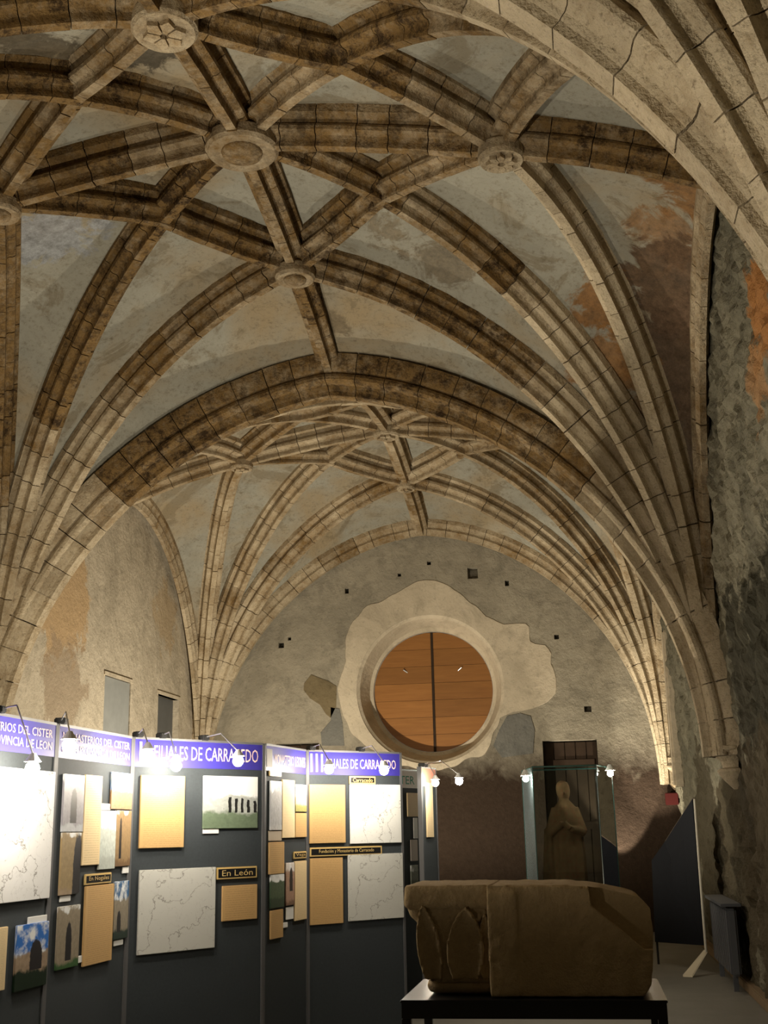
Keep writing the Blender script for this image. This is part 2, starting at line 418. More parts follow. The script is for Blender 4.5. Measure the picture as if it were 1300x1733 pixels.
for bay, Ya, Yb, Zf, Zn, Kf, Kn in bays:
    m = (Ya+Yb)/2; hl = (Ya-Yb)/2
    if bay == 'far': m = (D0+D1)/2
    C = (0, m, ZC); bn = BAYNAME[bay]
    S = {('y', 1): (0, m+SS*hl, ZS), ('y', -1): (0, m-SS*hl, ZS), ('x', 1): (TT*4.1, m, ZR), ('x', -1): (-TT*4.1, m, ZR)}
    WX = {1: (3.88, m, ZW), -1: (-3.95, m, ZW)}
    TY = {1: (0, Ya, Zf), -1: (0, Yb, Zn)}
    cur = {}
    for sx in (1, -1):
        for sy in (1, -1):
            c = corner_pt(sx, Ya if sy > 0 else Yb)
            cur[sx, sy] = dict(tr=rib_curve(c, TY[sy], Kf if sy > 0 else Kn), t1=rib_curve(c, S['y', sy], KS), dg=rib_curve(c, C, KD),
                               t2=rib_curve(c, S['x', sx], KR), wl=rib_curve(c, WX[sx], KR))
            q = cur[sx, sy]
            owall = bay == 'far' and sy > 0
            fan(q['tr'], REF_W if owall else REF_T-.03, q['t1'], REF_S-.005); fan(q['t1'], REF_S-.005, q['dg'], REF_S-.005)
            fan(q['dg'], REF_S-.005, q['t2'], REF_S-.005); fan(q['t2'], REF_S-.005, q['wl'], REF_W)
            strip(q['wl'], REF_W, (.45*sx, 0, 0))
            if owall: strip(q['tr'], REF_W, (0, .4, 0))
            if bay == 'own' and sy < 0: continue
            where = CORNER[bay, sx, sy]; lm = LIMS.get((bay, sx, sy), ((None, .3, 1),)*3)
            tof = 'far' if sy > 0 else 'near'
            LIM = lm[0]
            build_rib(q['dg'], PROF_S, REF_S, 'diagonal rib of the %s springing from the %s' % (bn, where), stain=stain_std)
            LIM = lm[1]
            build_rib(q['t1'], PROF_S, REF_S, 'side rib from the %s to the %s ridge boss, %s' % (where, tof, bn), stain=stain_std)
            sd = 'right' if sx > 0 else 'left'
            LIM = lm[2]
            build_rib(q['t2'], PROF_S, REF_S, 'steep rib from the %s to the %s boss, %s' % (where, sd, bn), stain=stain_std)
    LIM = (3.4, .8, .5)
    for sx in (1, -1):                                        # wall ribs
        sd = 'right' if sx > 0 else 'left'
        a = cur[sx, 1]['wl']; b = cur[sx, -1]['wl'][::-1]
        build_rib(np.concatenate([a, b[1:]]), [(w_*.68, d) for w_, d in PROF_W], REF_W, 'slim wall rib arching along the %s wall in the %s' % (sd, bn), stain=stain_std)
    if bay == 'own': continue
    if bay == 'far':
        q = np.concatenate([cur[-1, 1]['tr'], cur[1, 1]['tr'][::-1][1:]])
        build_rib(q, PROF_W, REF_W, 'thin wall arch framing the end wall above the round window', stain=stain_std)
    # ridge ribs
    LIM = (5.5, .5, .95)
    for ax, sg in (('y', 1), ('y', -1), ('x', 1), ('x', -1)):
        end = TY[sg] if ax == 'y' else WX[sg]
        if ax == 'y' and not (bay == 'far' and sg > 0): end = (end[0], end[1], end[2]+.1)
        p1 = bulge(C, S[ax, sg], .02); p2 = bulge(S[ax, sg], end, .05)
        nm = {('y', 1): 'far', ('y', -1): 'near', ('x', 1): 'right', ('x', -1): 'left'}[ax, sg]
        build_rib(np.concatenate([p1, p2[1:]]), PROF_S, REF_S, 'straight ridge rib from the central boss to the %s side, %s' % (nm, bn), stain=stain_std)
    # liernes
    def surf(px, py, sx, sy):
        q = cur[sx, sy]; c0 = q['dg'][0][:2]; p = np.array([px, py]); d = p-c0
        best = None
        for r1, r2 in ((q['t1'], q['dg']), (q['dg'], q['t2'])):
            e1 = r1[-1][:2]; e2 = r2[-1][:2]; sg_ = e2-e1
            Mx = np.array([[d[0], -sg_[0]], [d[1], -sg_[1]]])
            try: tt, w_ = np.linalg.solve(Mx, e1-c0)
            except Exception: continue
            if -1e-3 <= w_ <= 1.001 and tt > .99:
                u = min(1/tt, 1)
                uu = np.linspace(0, PI/2, len(r1)); uu = 1-np.cos(uu)
                best = (1-w_)*np.interp(u, uu, r1[:, 2])+w_*np.interp(u, uu, r2[:, 2])
        return best if best is not None else ZS
    for sx in (1, -1):
        for sy in (1, -1):
            P_, Q_ = np.array(S['y', sy]), np.array(S['x', sx])
            t = np.linspace(0, 1, 60)[:, None]; q = P_+(Q_-P_)*t
            for i in range(60): q[i, 2] = surf(q[i, 0], q[i, 1], sx, sy)
            q[0, 2] = P_[2]; q[-1, 2] = Q_[2]
            q[:, 2] += .01
            build_rib(q, PROF_S, REF_S, 'short cross rib between the %s and %s bosses, %s' % ('far' if sy > 0 else 'near', 'right' if sx > 0 else 'left', bn), stain=stain_std)
    # bosses
    def boss(p, r, lab, petals):
        bm = bmesh.new()
        lathe(bm, [(r*.8, .10), (r, .06), (r*1.02, -.03), (r*.93, -.06), (r*.8, -.055), (r*.72, -.05), (.02, -.05)], 28)
        me = bm_mesh('boss', bm, False); me.materials.append(MAT_RIB)
        o = link('boss', me, None, ceiling); o.location = (p[0], p[1]-12, p[2]-6-.15); o.color = (.55 if bay == 'near' and petals == 0 else .25, .4, 0, 1); tag(o, lab)
        if petals:
            bm = bmesh.new()
            for k in range(petals):
                a = 2*PI*k/petals
                hw = r*.45*math.tan(PI/petals)*.86; pts = [(.03, -.012), (r*.45, -hw), (r*.68, 0), (r*.45, hw), (.03, .012)]
                prism(bm, pts, -.05, -.085, lambda u, v, d: (u*math.cos(a)-v*math.sin(a), u*math.sin(a)+v*math.cos(a), d))
            me = bm_mesh('rosette', bm); me.materials.append(MAT_RIB); o2 = link('rosette', me, None, o); o2.color = (.3, .35, 0, 1)
        else:
            bm = bmesh.new(); lathe(bm, [(r*.6, -.03), (r*.55, -.075), (r*.3, -.10), (.02, -.11)], 20)
            me = bm_mesh('boss_relief', bm, True); me.materials.append(MAT_RIB); o2 = link('boss_relief', me, None, o); o2.color = (.8, .6, 0, 1)
    if bay == 'near':
        boss(C, .31, 'large round central boss, dark with soot', 0)
        boss(S['y', 1], .20, 'small dark boss nearer the round window', 0)
        boss(S['x', 1], .19, 'pale boss carved with an eight petalled rosette', 8)
        boss(S['x', -1], .19, 'boss at the left edge of the picture', 0)
        boss(S['y', -1], .23, 'boss at the top edge of the picture', 6)
    else:
        boss(C, .20, 'small pale boss just past the cross arch', 6)
        boss(S['y', 1], .15, 'small boss above the round window', 5)
        boss(S['x', -1], .17, 'pale boss above the left wall', 6)
        boss(S['x', 1], .17, 'boss half hidden over the right wall', 0)
LIM = (None, .3, 1)
# transverse arches
for Y, lab in ((D1, 'heavy moulded cross arch spanning the hall in the middle'), (D2, 'big bright moulded cross arch overhead at top right')):
    q = np.concatenate([rib_curve(corner_pt(-1, Y), (0, Y, ZT), KT), rib_curve(corner_pt(1, Y), (0, Y, ZT), KT)[::-1][1:]])
    build_rib(q, PROF_T, REF_T if Y > 8 else .29, lab, vl=.36 if Y > 8 else .42, stain=stain_std, cat='cross arch')

# ------------------------------------------------------------------ floor and walls
bm = bmesh.new(); box(bm, -4.7, 4.7, D3-.5, 21.0, -.2, 0); floor = link('floor', bm_mesh('floor', bm), MAT_FLOOR)
tag(floor, 'worn grey stone floor of the hall', 'floor', kind='structure')

def wall_panel(name, u0, u1, z0, z1, holes, fn, depth, m, patchsize=.5):
    """wall of rectangular cells with rectangular holes; fn(u,z,d)->xyz"""
    us = sorted({u0, u1, *[h[0] for h in holes], *[h[1] for h in holes]}); zs = sorted({z0, z1, *[h[2] for h in holes], *[h[3] for h in holes]})
    bm = bmesh.new()
    def hole(u, z): return any(h[0] < u < h[1] and h[2] < z < h[3] for h in holes)
    for a, b in zip(us[:-1], us[1:]):
        for c, d in zip(zs[:-1], zs[1:]):
            if hole((a+b)/2, (c+d)/2): continue
            for dd in (0, depth): bm.faces.new([bm.verts.new(fn(u, z, dd)) for u, z in ((a, c), (b, c), (b, d), (a, d))])
    for h in holes:
        hd = h[4] if len(h) > 4 else depth
        a, b, c, d = h[:4]
        for p, q in (((a, c), (b, c)), ((b, c), (b, d)), ((b, d), (a, d)), ((a, d), (a, c))):
            bm.faces.new([bm.verts.new(fn(*x)) for x in ((*p, 0), (*q, 0), (*q, hd), (*p, hd))])
        if len(h) > 4: bm.faces.new([bm.verts.new(fn(u, z, hd)) for u, z in ((a, c), (b, c), (b, d), (a, d))])
    bmesh.ops.remove_doubles(bm, verts=bm.verts, dist=1e-5)
    return link(name, bm_mesh(name, bm), m)

# end wall with the round opening and putlog holes
OC = Vector((.05, 0, 4.0)); R_OUT, R_IN = 1.28, 1.06
FY = 20.36
hl = []
for px, py, hw, hh in ((587, 1000, .035, .05), (711, 995, .06, .12), (800, 970, .09, .10), (858, 987, .035, .05), (676, 973, .03, .03), (476, 1092, .05, .05), (490, 1081, .03, .03), (726, 953, .035, .035), (995, 1200, .06, .05), (942, 1078, .04, .04)):
    p = on_y(px, py, FY); hl.append((p.x-hw, p.x+hw, p.z-hh, p.z+hh, .22))
big = (OC.x-1.5, OC.x+1.5, OC.z-1.5, OC.z+1.5)
hl = [h for h in hl if not (big[0] < h[1] and h[0] < big[1] and big[2] < h[3] and h[2] < big[3])]
fd0, fd1 = on_y(918, 1254, FY), on_y(1010, 1252, FY)
door_hole = (fd0.x, fd1.x, 0.0, fd0.z, .35)
lg = on_y(468, 1254, FY), on_y(540, 1262, FY)
door2_hole = (lg[0].x, lg[1].x, 0.0, lg[0].z-.05, .3)
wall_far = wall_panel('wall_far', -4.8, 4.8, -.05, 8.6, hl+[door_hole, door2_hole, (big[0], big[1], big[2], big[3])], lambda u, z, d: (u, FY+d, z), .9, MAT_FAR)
tag(wall_far, 'rough plastered end wall with the round wooden window', 'wall', kind='structure')
# square region around the oculus: flat ring, splayed reveal
N = 96; ang = [2*PI*i/N for i in range(N)]
def sq(a): 
    c, s = math.cos(a), math.sin(a); k = 1.5/max(abs(c), abs(s)); return (c*k, s*k)
bm = bmesh.new()
rings = [[bm.verts.new((OC.x+sq(a)[0], FY, OC.z+sq(a)[1])) for a in ang]]
for r, y in ((R_OUT, 0), (R_OUT-.05, .05), (R_IN+.06, .42), (R_IN, .44), (R_IN, .62)):
    rings.append([bm.verts.new((OC.x+r*math.cos(a), FY+y, OC.z+r*math.sin(a))) for a in ang])
for A, B in zip(rings[:-1], rings[1:]):
    for i in range(N): bm.faces.new((A[i], A[(i+1) % N], B[(i+1) % N], B[i]))
surround = link('window_surround', bm_mesh('window_surround', bm), MAT_FAR, wall_far); surround.data.materials.clear(); surround.data.materials.append(MAT_FAR); surround.data.materials.append(MAT_PATCH)
for p in surround.data.polygons:
    c = p.center; 
    if math.hypot(c.x-OC.x, c.z-OC.z) < R_OUT-.005: p.material_index = 1
tag(surround, 'pale splayed round reveal around the wooden leaves')

# pale plaster patch around the oculus (2 cm proud of the wall)
outl = [(571, 1165), (588, 1119), (585, 1081), (596, 1054), (615, 1031), (638, 1019), (669, 1004), (704, 985), (738, 979), (769, 1000), (800, 1019), (823, 1042), (854, 1058), (895, 1056), (897, 1075), (902, 1089), (923, 1089), (936, 1103), (933, 1123), (943, 1151), (940, 1172), (926, 1189), (902, 1200), (871, 1205), (850, 1215), (838, 1240), (822, 1275), (800, 1282), (770, 1298), (729, 1303), (690, 1298), (650, 1285), (627, 1268), (600, 1246), (581, 1212)]
pol = sorted([(math.atan2(p.z-OC.z, p.x-OC.x) % (2*PI), math.hypot(p.x-OC.x, p.z-OC.z)) for p in (on_y(x, y, FY) for x, y in outl)])
pa = np.array([a for a, r in pol]); pr_ = np.array([r for a, r in pol])
bm = bmesh.new(); K = 160; r1 = []; r2 = []; r0 = []
for i in range(K):
    a = 2*PI*i/K; r = float(np.interp(a, pa, pr_, period=2*PI)); r += .05*noise.noise(Vector((math.cos(a)*6, math.sin(a)*6, 1)))
    r = max(r, R_OUT+.012)
    r0.append(bm.verts.new((OC.x+R_OUT*math.cos(a), FY-.01, OC.z+R_OUT*math.sin(a)))); r1.append(bm.verts.new((OC.x+(r-.012)*math.cos(a), FY-.012, OC.z+(r-.012)*math.sin(a)))); r2.append(bm.verts.new((OC.x+r*math.cos(a), FY+.01, OC.z+r*math.sin(a))))
for A, B in ((r0, r1), (r1, r2)):
    for i in range(K): bm.faces.new((A[i], A[(i+1) % K], B[(i+1) % K], B[i]))
patch = link('plaster_patch', bm_mesh('plaster_patch', bm), MAT_PATCH, wall_far); tag(patch, 'pale scalloped plaster repair around the round window')
def wall_patch(pts, m, lab, th=.012):
    bm = bmesh.new(); q = [on_y(x, y, FY) for x, y in pts]; v = [(p.x, p.z) for p in q]
    prism(bm, v, FY-th, FY+.01, lambda u, z, d: (u, d, z)); o = link('plaster_patch', bm_mesh('plaster_patch', bm), m, wall_far); tag(o, lab)
wall_patch([(527, 1142), (542, 1148), (556, 1153), (570, 1162), (569, 1196), (560, 1215), (552, 1209), (542, 1193), (525, 1182), (514, 1168), (515, 1157)], MAT_EXPOSED, 'dark brown bare stone patch left of the round window')
wall_patch([(560, 1197), (575, 1200), (580, 1225), (583, 1262), (545, 1262), (543, 1240), (560, 1220)], MAT_GREYPATCH, 'grey cement patch low beside the round window')
wall_patch([(858, 1212), (880, 1207), (898, 1212), (905, 1235), (902, 1275), (850, 1282), (835, 1262), (845, 1235)], MAT_GREYPATCH, 'grey cement patch above the glass case')

# round wooden window: two leaves of horizontal planks
window = empty('window_1', (OC.x, FY+.5, OC.z)); tag(window, 'round oak shutter of two half leaves with horizontal planks', 'window', kind='structure')
def half_plank(side, z0, z1, r):
    bm = bmesh.new(); n = 7; pts = []
    zs = [z0+(z1-z0)*i/n for i in range(n+1)]
    outer = [(side*math.sqrt(max(r*r-z*z, 1e-6)), z) for z in zs]
    inner = [(side*.014, z1), (side*.014, z0)]
    prism(bm, outer+inner, 0, .05, lambda u, v, d: (u, d, v)); return bm_mesh('plank', bm)
for side in (-1, 1):
    leaf = empty('shutter_leaf'); leaf.parent = window
    nP = 7; e = np.linspace(-1.045, 1.045, nP+1)
    for i in range(nP):
        o = link('plank', half_plank(side, e[i]+.0025, e[i+1]-.0025, 1.05), MAT_OAK, leaf); o.location.y = random.uniform(-.003, .003)
    bm = bmesh.new(); tube(bm, (side*.45, .01, .35), (side*.52, -.03, .40), .012); link('lamp_glint', bm_mesh('lamp_glint', bm), MAT_ALU, leaf)  # bright metal bar standing in for a lamp reflection on the shutter
bm = bmesh.new(); box(bm, -.022, .022, -.012, .05, -1.05, 1.05); link('meeting_stile', bm_mesh('meeting_stile', bm), MAT_DARKWOOD, window)
bm = bmesh.new()
lathe_r = [(1.05, -.02), (1.09, -.02), (1.09, .06), (1.05, .06)]
rr = [[bm.verts.new((r*math.cos(a), y, r*math.sin(a))) for a in ang] for r, y in lathe_r]
for k in range(4):
    for i in range(N): bm.faces.new((rr[k][i], rr[k][(i+1) % N], rr[(k+1) % 4][(i+1) % N], rr[(k+1) % 4][i]))
link('window_frame', bm_mesh('window_frame', bm), MAT_ALU, window)

def plank_door(name, x0, x1, z1, y, lab, n=5):
    d = empty(name, (x0, y, 0)); tag(d, lab, 'door', kind='structure'); wd = (x1-x0)/n
    for i in range(n):
        bm = bmesh.new(); box(bm, i*wd+.004, (i+1)*wd-.004, 0, .05, 0, z1, .006); link('plank', bm_mesh('plank', bm), MAT_DARKWOOD, d)
    for z in (.35, z1*.55, z1-.35):
        bm = bmesh.new(); box(bm, .05, x1-x0-.05, -.02, .0, z-.06, z+.06); link('ledge', bm_mesh('ledge', bm), MAT_DARKWOOD, d)
plank_door('door_1', fd0.x, fd1.x, fd0.z-.02, FY+.2, 'dark plank door in the end wall behind the glass case')
plank_door('door_2', lg[0].x, lg[1].x, lg[0].z-.07, FY+.18, 'dark doorway in the end wall behind the display screens', 4)

# left wall
lw = [on_x(178, 1142, XW_L), on_x(222, 1148, XW_L), on_x(268, 1174, XW_L), on_x(303, 1177, XW_L)]
h1 = (lw[0].y, lw[1].y, 1.9, lw[0].z); h2 = (lw[2].y, lw[3].y, 1.9, lw[2].z)
wall_left = wall_panel('wall_left', D3-.4, FY+.4, -.05, 8.6, [(*h1, .05), (*h2, .13)], lambda u, z, d: (XW_L-d, u, z), .7, MAT_LEFT)
tag(wall_left, 'stained ochre plaster wall behind the display screens', 'wall', kind='structure')
for i, (h, m, dep, lab) in enumerate(((h1, MAT_GREY, .015, 'grey boarded recess in the left wall, the wider one'), (h2, MAT_GREY2, .10, 'dark grey recess in the left wall beside the corner ribs'))):
    wn = empty('window_%d' % (i+2), (XW_L-dep, h[0], h[2])); tag(wn, lab, 'recess', kind='structure')
    bm = bmesh.new(); box(bm, -.03, 0, .01, h[1]-h[0]-.01, .01, h[3]-h[2]-.01); link('board', bm_mesh('board', bm), m, wn)
    bm = bmesh.new(); box(bm, 0, dep+.02, -.05, h[1]-h[0]+.05, h[3]-h[2], h[3]-h[2]+.05); link('lintel', bm_mesh('lintel', bm), MAT_PATCH, wn)

# right wall: rough rubble, displaced
ny, nz = 360, 150
ys = np.linspace(D3-.4, FY+.3, ny); zs = np.linspace(-.05, 8.6, nz); v = []; f = []
for j in range(ny):
    for k in range(nz):
        p = Vector((0, ys[j], zs[k]))
        d = .05*noise.noise(p*1.6)+.06*noise.noise(p*4.3)+.045*noise.noise(p*9)
        v.append((XW_R+.03+d-.11*min(1, max(0, (zs[k]-1.5)/2.5)), ys[j], zs[k]))
for j in range(ny-1):
    for k in range(nz-1): f.append((j*nz+k, j*nz+k+1, (j+1)*nz+k+1, (j+1)*nz+k))
v += [(4.9, ys[0], -.05), (4.9, ys[0], 8.6), (4.9, ys[-1], 8.6), (4.9, ys[-1], -.05)]; b = ny*nz
f.append((b, b+1, b+2, b+3))
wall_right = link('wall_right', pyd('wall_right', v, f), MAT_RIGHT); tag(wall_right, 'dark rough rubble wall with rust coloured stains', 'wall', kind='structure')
bm = bmesh.new(); box(bm, -4.8, 4.9, D3-.5, D3-.1, -.05, 8.6); wall_back = link('wall_back', bm_mesh('wall_back', bm), MAT_BACK); tag(wall_back, 'plain plaster wall closing the hall behind the viewer', 'wall', kind='structure')
# roof slab over the vault keeps the attic closed
bm = bmesh.new(); box(bm, -4.9, 4.9, D3-.5, FY+1, 8.6, 8.8); rs = link('roof', bm_mesh('roof', bm), MAT_BACK); tag(rs, 'roof slab closing the attic above the vault', 'roof', kind='structure')

# corbels under the springers (parts of the walls)
def corbel(parent, x, y, z, sc, tiers, lab, dirx):
    bm = bmesh.new(); a0, a1 = (PI/2-.15, 3*PI/2+.15) if dirx > 0 else (-PI/2-.15, PI/2+.15)
    lathe(bm, [(r*sc, zz) for r, zz in tiers], 14, (x, y, z), a0, a1, (1, 1.1))
    me = bm_mesh('corbel', bm); me.materials.append(MAT_RIB); o = link('corbel', me, None, parent); o.color = (.08, .1, 0, 1); tag(o, lab)
TIER = [(.03, -.32), (.10, -.25), (.15, -.19), (.18, -.15), (.17, -.125), (.12, -.11), (.135, -.05), (.19, .01), (.25, .045), (.27, .06), (.27, .09), (.24, .10), (.235, .22)]
corbel(wall_right, 4.06, D1, H0, 1.0, TIER, 'damaged two tiered corbel under the middle ribs', 1)
corbel(wall_right, 4.06, D0-.15, H0+.2, .8, TIER, 'small moulded corbel in the lit far corner', 1)
corbel(wall_left, -4.06, D1, H0, 1.0, TIER, 'corbel under the left middle ribs', -1)
corbel(wall_left, -4.06, D0-.15, H0+.2, .8, TIER, 'corbel in the far left corner', -1)
corbel(wall_right, 4.06, D2, H0, 1.3, TIER, 'corbel under the big bright arch', 1)
# red painted block below the far corbel, pale shaft beside the corner ribs
bm = bmesh.new(); box(bm, 3.86, 4.06, 20.08, 20.3, 1.95, 2.14, .01); o = link('painted_block', bm_mesh('painted_block', bm), MAT_RED, wall_right); tag(o, 'small dark red painted block under the far corbel')
bm = bmesh.new(); box(bm, 3.93, 4.1, 18.95, 19.25, 2.2, 4.6, .03); o = link('wall_shaft', bm_mesh('wall_shaft', bm), MAT_PATCH, wall_right); tag(o, 'pale plastered strip beside the far corner ribs')

# ------------------------------------------------------------------ display screens
TOPZ = 2.2
MAT_POST = flat('dull_grey_post', (.11, .11, .115), .6, .3)
class Screen:
    def __init__(s, p0, p1, label, top=TOPZ, header=MAT_PURPLE, hh=.175, foot=True):
        s.p0 = Vector((p0[0], p0[1], 0)); s.p1 = Vector((p1[0], p1[1], 0)); s.u = (s.p1-s.p0).normalized(); s.w = (s.p1-s.p0).length
        n = Vector((s.u.y, -s.u.x, 0)); s.n = n if (EYE-s.p0).dot(n) > 0 else -n
        s.top = top; s.hh = hh
        s.root = empty('display_screen', s.p0); s.root.rotation_euler = (0, 0, math.atan2(s.u.y, s.u.x)); tag(s.root, label, 'display screen', 'folding display screens')
        # local: x along u, y into the back (away from camera) or front
        s.sgn = -1 if s.n.dot(Vector((-s.u.y, s.u.x, 0))) < 0 else 1
        g = s.sgn
        bm = bmesh.new(); box(bm, .02, s.w-.02, *sorted((0, -g*.03)), .04, top-hh); link('board', bm_mesh('board', bm), MAT_PANEL, s.root)
        bm = bmesh.new(); box(bm, .02, s.w-.02, *sorted((.004*g, -g*.03)), top-hh, top-.008); s.header = link('header', bm_mesh('header', bm), header, s.root)
        for x in (0, s.w-.02):
            bm = bmesh.new(); box(bm, x, x+.02, *sorted((.006*g, -g*.035)), 0, top); link('post', bm_mesh('post', bm), MAT_POST, s.root)
        bm = bmesh.new(); box(bm, .02, s.w-.02, *sorted((.008*g, -g*.035)), top-.01, top+.004); link('top_rail', bm_mesh('top_rail', bm), MAT_ALU, s.root)
        for x in (.12, s.w-.15):
            bm = bmesh.new(); box(bm, x, x+.03, -.12, .10, 0, .035); link('foot', bm_mesh('foot', bm), MAT_ALU, s.root)
    def uz(s, px, py, off=0):
        d = ray(px, py); o = s.p0+s.n*off; t = (o-EYE).dot(s.n)/d.dot(s.n); q = EYE+d*t; return (q-s.p0).dot(s.u), q.z
    def at(s, u, z, off): return s.p0+s.u*u+s.n*off+Vector((0, 0, z))
    def frame(s, u, z, off):
        """matrix: x along u, y up, z toward the viewer"""
        M = Matrix((s.u, Vector((0, 0, 1)), s.n)).transposed().to_4x4(); M.translation = s.at(u, z, off); return M
    def card(s, name, px, m, label, cat, th=.012, off=.003, group=None):
        x0, y0, x1, y1 = px; xm, ym = (x0+x1)/2, (y0+y1)/2
        u0 = s.uz(x0, ym)[0]; u1 = s.uz(x1, ym)[0]; z0 = s.uz(xm, y1)[1]; z1 = s.uz(xm, y0)[1]
        u0 = max(u0, .004); u1 = min(u1, s.w-.004)
        bm = bmesh.new(); W_, H_ = u1-u0, z1-z0
        box(bm, 0, W_, 0, H_, 0, th, .002)
        o = link(name, bm_mesh(name, bm), m); o.matrix_world = s.frame(u0, z0, off); tag(o, label, cat, group); o['wh'] = (W_, H_)
        return o
def text_on(parent_obj, txt, M, width, height, m, name='lettering', ext=.0015):
    cu = bpy.data.curves.new('t', 'FONT'); cu.body = txt; cu.size = 1; cu.extrude = 0; cu.resolution_u = 2
    o = bpy.data.objects.new('t', cu); COL.objects.link(o); dg = bpy.context.evaluated_depsgraph_get(); me = bpy.data.meshes.new_from_object(o.evaluated_get(dg))
    bpy.data.objects.remove(o); bpy.data.curves.remove(cu)
    c = np.array([v.co for v in me.vertices]); lo, hi = c.min(0), c.max(0); sx, sy = width/(hi[0]-lo[0]), height/(hi[1]-lo[1])
    for v in me.vertices: v.co = Vector(((v.co.x-lo[0])*sx, (v.co.y-lo[1])*sy, ext))
    me.materials.clear(); me.materials.append(m); me.name = name
    r = bpy.data.objects.new(name, me); COL.objects.link(r); r.parent = parent_obj
    r['kind'] = 'stuff'
    r.matrix_world = M
    bpy.context.view_layer.update()
    r.matrix_parent_inverse = Matrix(); r.matrix_basis = parent_obj.matrix_world.inverted() @ M
    return r

def m_photo(name, sky, mid, low, dark=None, h1=.6, h2=.3, seed=0, arch=False, amp=.35, bars=False):
    t = NT(name); tc = t.coord('Generated'); sp = t.new('ShaderNodeSeparateXYZ'); t.l(tc, sp.inputs[0])
    mp = t.new('ShaderNodeMapping'); mp.inputs['Location'].default_value = (seed*3.1, seed*1.7, seed); t.l(tc, mp.inputs['Vector'])
    n1 = t.noise(mp.outputs[0], 3.5, 5, .6); n2 = t.noise(mp.outputs[0], 11, 5, .7)
    y = t.math('ADD', sp.outputs[1], t.math('MULTIPLY', t.math('SUBTRACT', n1, .5), amp))
    c = t.mix(t.ramp(y, h1-.02, h1+.02), t.mix(n2, tuple(x*.45 for x in mid), tuple(min(1, x*1.5) for x in mid)), t.mix(t.ramp(n1, .45, .6), sky, (.85, .87, .88)))
    c = t.mix(t.ramp(y, h2-.03, h2+.03), t.mix(n2, tuple(x*.5 for x in low), tuple(x*1.3 for x in low)), c)
    if dark:
        cx, cy, rx, ry = dark
        dx = t.math('DIVIDE', t.math('SUBTRACT', sp.outputs[0], cx), rx); dy = t.math('DIVIDE', t.math('SUBTRACT', sp.outputs[1], cy), ry)
        dyp = t.math('MAXIMUM', dy, 0.0); r = t.math('ADD', t.math('MULTIPLY', dx, dx), t.math('MULTIPLY', dyp, dyp)); r = t.math('ADD', r, t.math('MULTIPLY', t.math('LESS_THAN', dy, -.9), 9.0)); r = t.math('ADD', r, t.math('MULTIPLY', t.math('SUBTRACT', n2, .5), .8))
        c = t.mix(t.ramp(r, .8, 1.1, (1, 1, 1, 1), (0, 0, 0, 1)), c, (.02, .018, .02))
        if arch:
            ring = t.math('MULTIPLY', t.ramp(r, 1.1, 1.4), t.ramp(r, 1.9, 2.3, (1, 1, 1, 1), (0, 0, 0, 1))); c = t.mix(ring, c, tuple(min(1, x*1.7) for x in mid))
    if bars:
        sx = t.math('SINE', t.math('ADD', t.math('MULTIPLY', sp.outputs[0], 52.0), t.math('MULTIPLY', n1, 5.0)))
        band = t.math('MULTIPLY', t.math('GREATER_THAN', sp.outputs[1], .30), t.math('LESS_THAN', y, .56))
        f = t.math('MULTIPLY', t.math('MULTIPLY', t.math('GREATER_THAN', sx, .25), band), t.math('GREATER_THAN', t.math('ADD', sp.outputs[0], t.math('MULTIPLY', n2, .3)), .55))
        c = t.mix(f, c, (.015, .015, .015))
    return t.out(c, .4, .4)
def m_sheet(name, col, freq=38):
    t = NT(name); tc = t.coord('Generated'); sp = t.new('ShaderNodeSeparateXYZ'); t.l(tc, sp.inputs[0])
    s1 = t.math('SINE', t.math('MULTIPLY', sp.outputs[1], freq*2*PI))
    mp = t.new('ShaderNodeMapping'); mp.inputs['Scale'].default_value = (30, freq, 1); t.l(tc, mp.inputs['Vector'])
    nw = t.ramp(t.noise(mp.outputs[0], 1.0, 2), .4, .5)
    mx = t.math('MULTIPLY', t.ramp(sp.outputs[0], .07, .09), t.ramp(sp.outputs[0], .91, .93, (1, 1, 1, 1), (0, 0, 0, 1)))
    fac = t.math('MULTIPLY', t.math('MULTIPLY', t.ramp(s1, .3, .7), nw), t.math('MULTIPLY', mx, .38))
    c = t.mix(fac, col, tuple(x*.45 for x in col))
    return t.out(c, .6, .25)
def m_map(name, base, seed):
    t = NT(name); tc = t.coord('Generated'); mp = t.new('ShaderNodeMapping'); mp.inputs['Location'].default_value = (seed, seed*2, 0); t.l(tc, mp.inputs['Vector'])
    n = t.noise(mp.outputs[0], 2.2, 6, .55); n2 = t.noise(mp.outputs[0], 5, 4, .5); d = t.noise(mp.outputs[0], 30, 2, .5)
    def line(x, w_): return t.ramp(t.math('ABSOLUTE', t.math('SUBTRACT', x, .5)), 0, w_, (1, 1, 1, 1), (0, 0, 0, 1))
    f = t.math('ADD', t.math('MULTIPLY', line(n, .008), .8), t.math('MULTIPLY', line(n2, .005), .22), True)
    f = t.math('ADD', f, t.math('MULTIPLY', t.ramp(d, .7, .74), .5), True)
    return t.out(t.mix(f, base, (.16, .14, .12)), .6, .25)
SHEET = m_sheet('tan_text_sheet', (.58, .37, .16)); SHEET_L = m_sheet('pale_text_sheet', (.80, .62, .36)); SHEET_S = m_sheet('tan_short_text', (.58, .37, .16), 16)
MAPW = m_map('white_map', (.80, .80, .77), 1); MAPG = m_map('grey_map', (.62, .62, .58), 4)
MAPB = m_map('pale_map', (.80, .80, .80), 9)

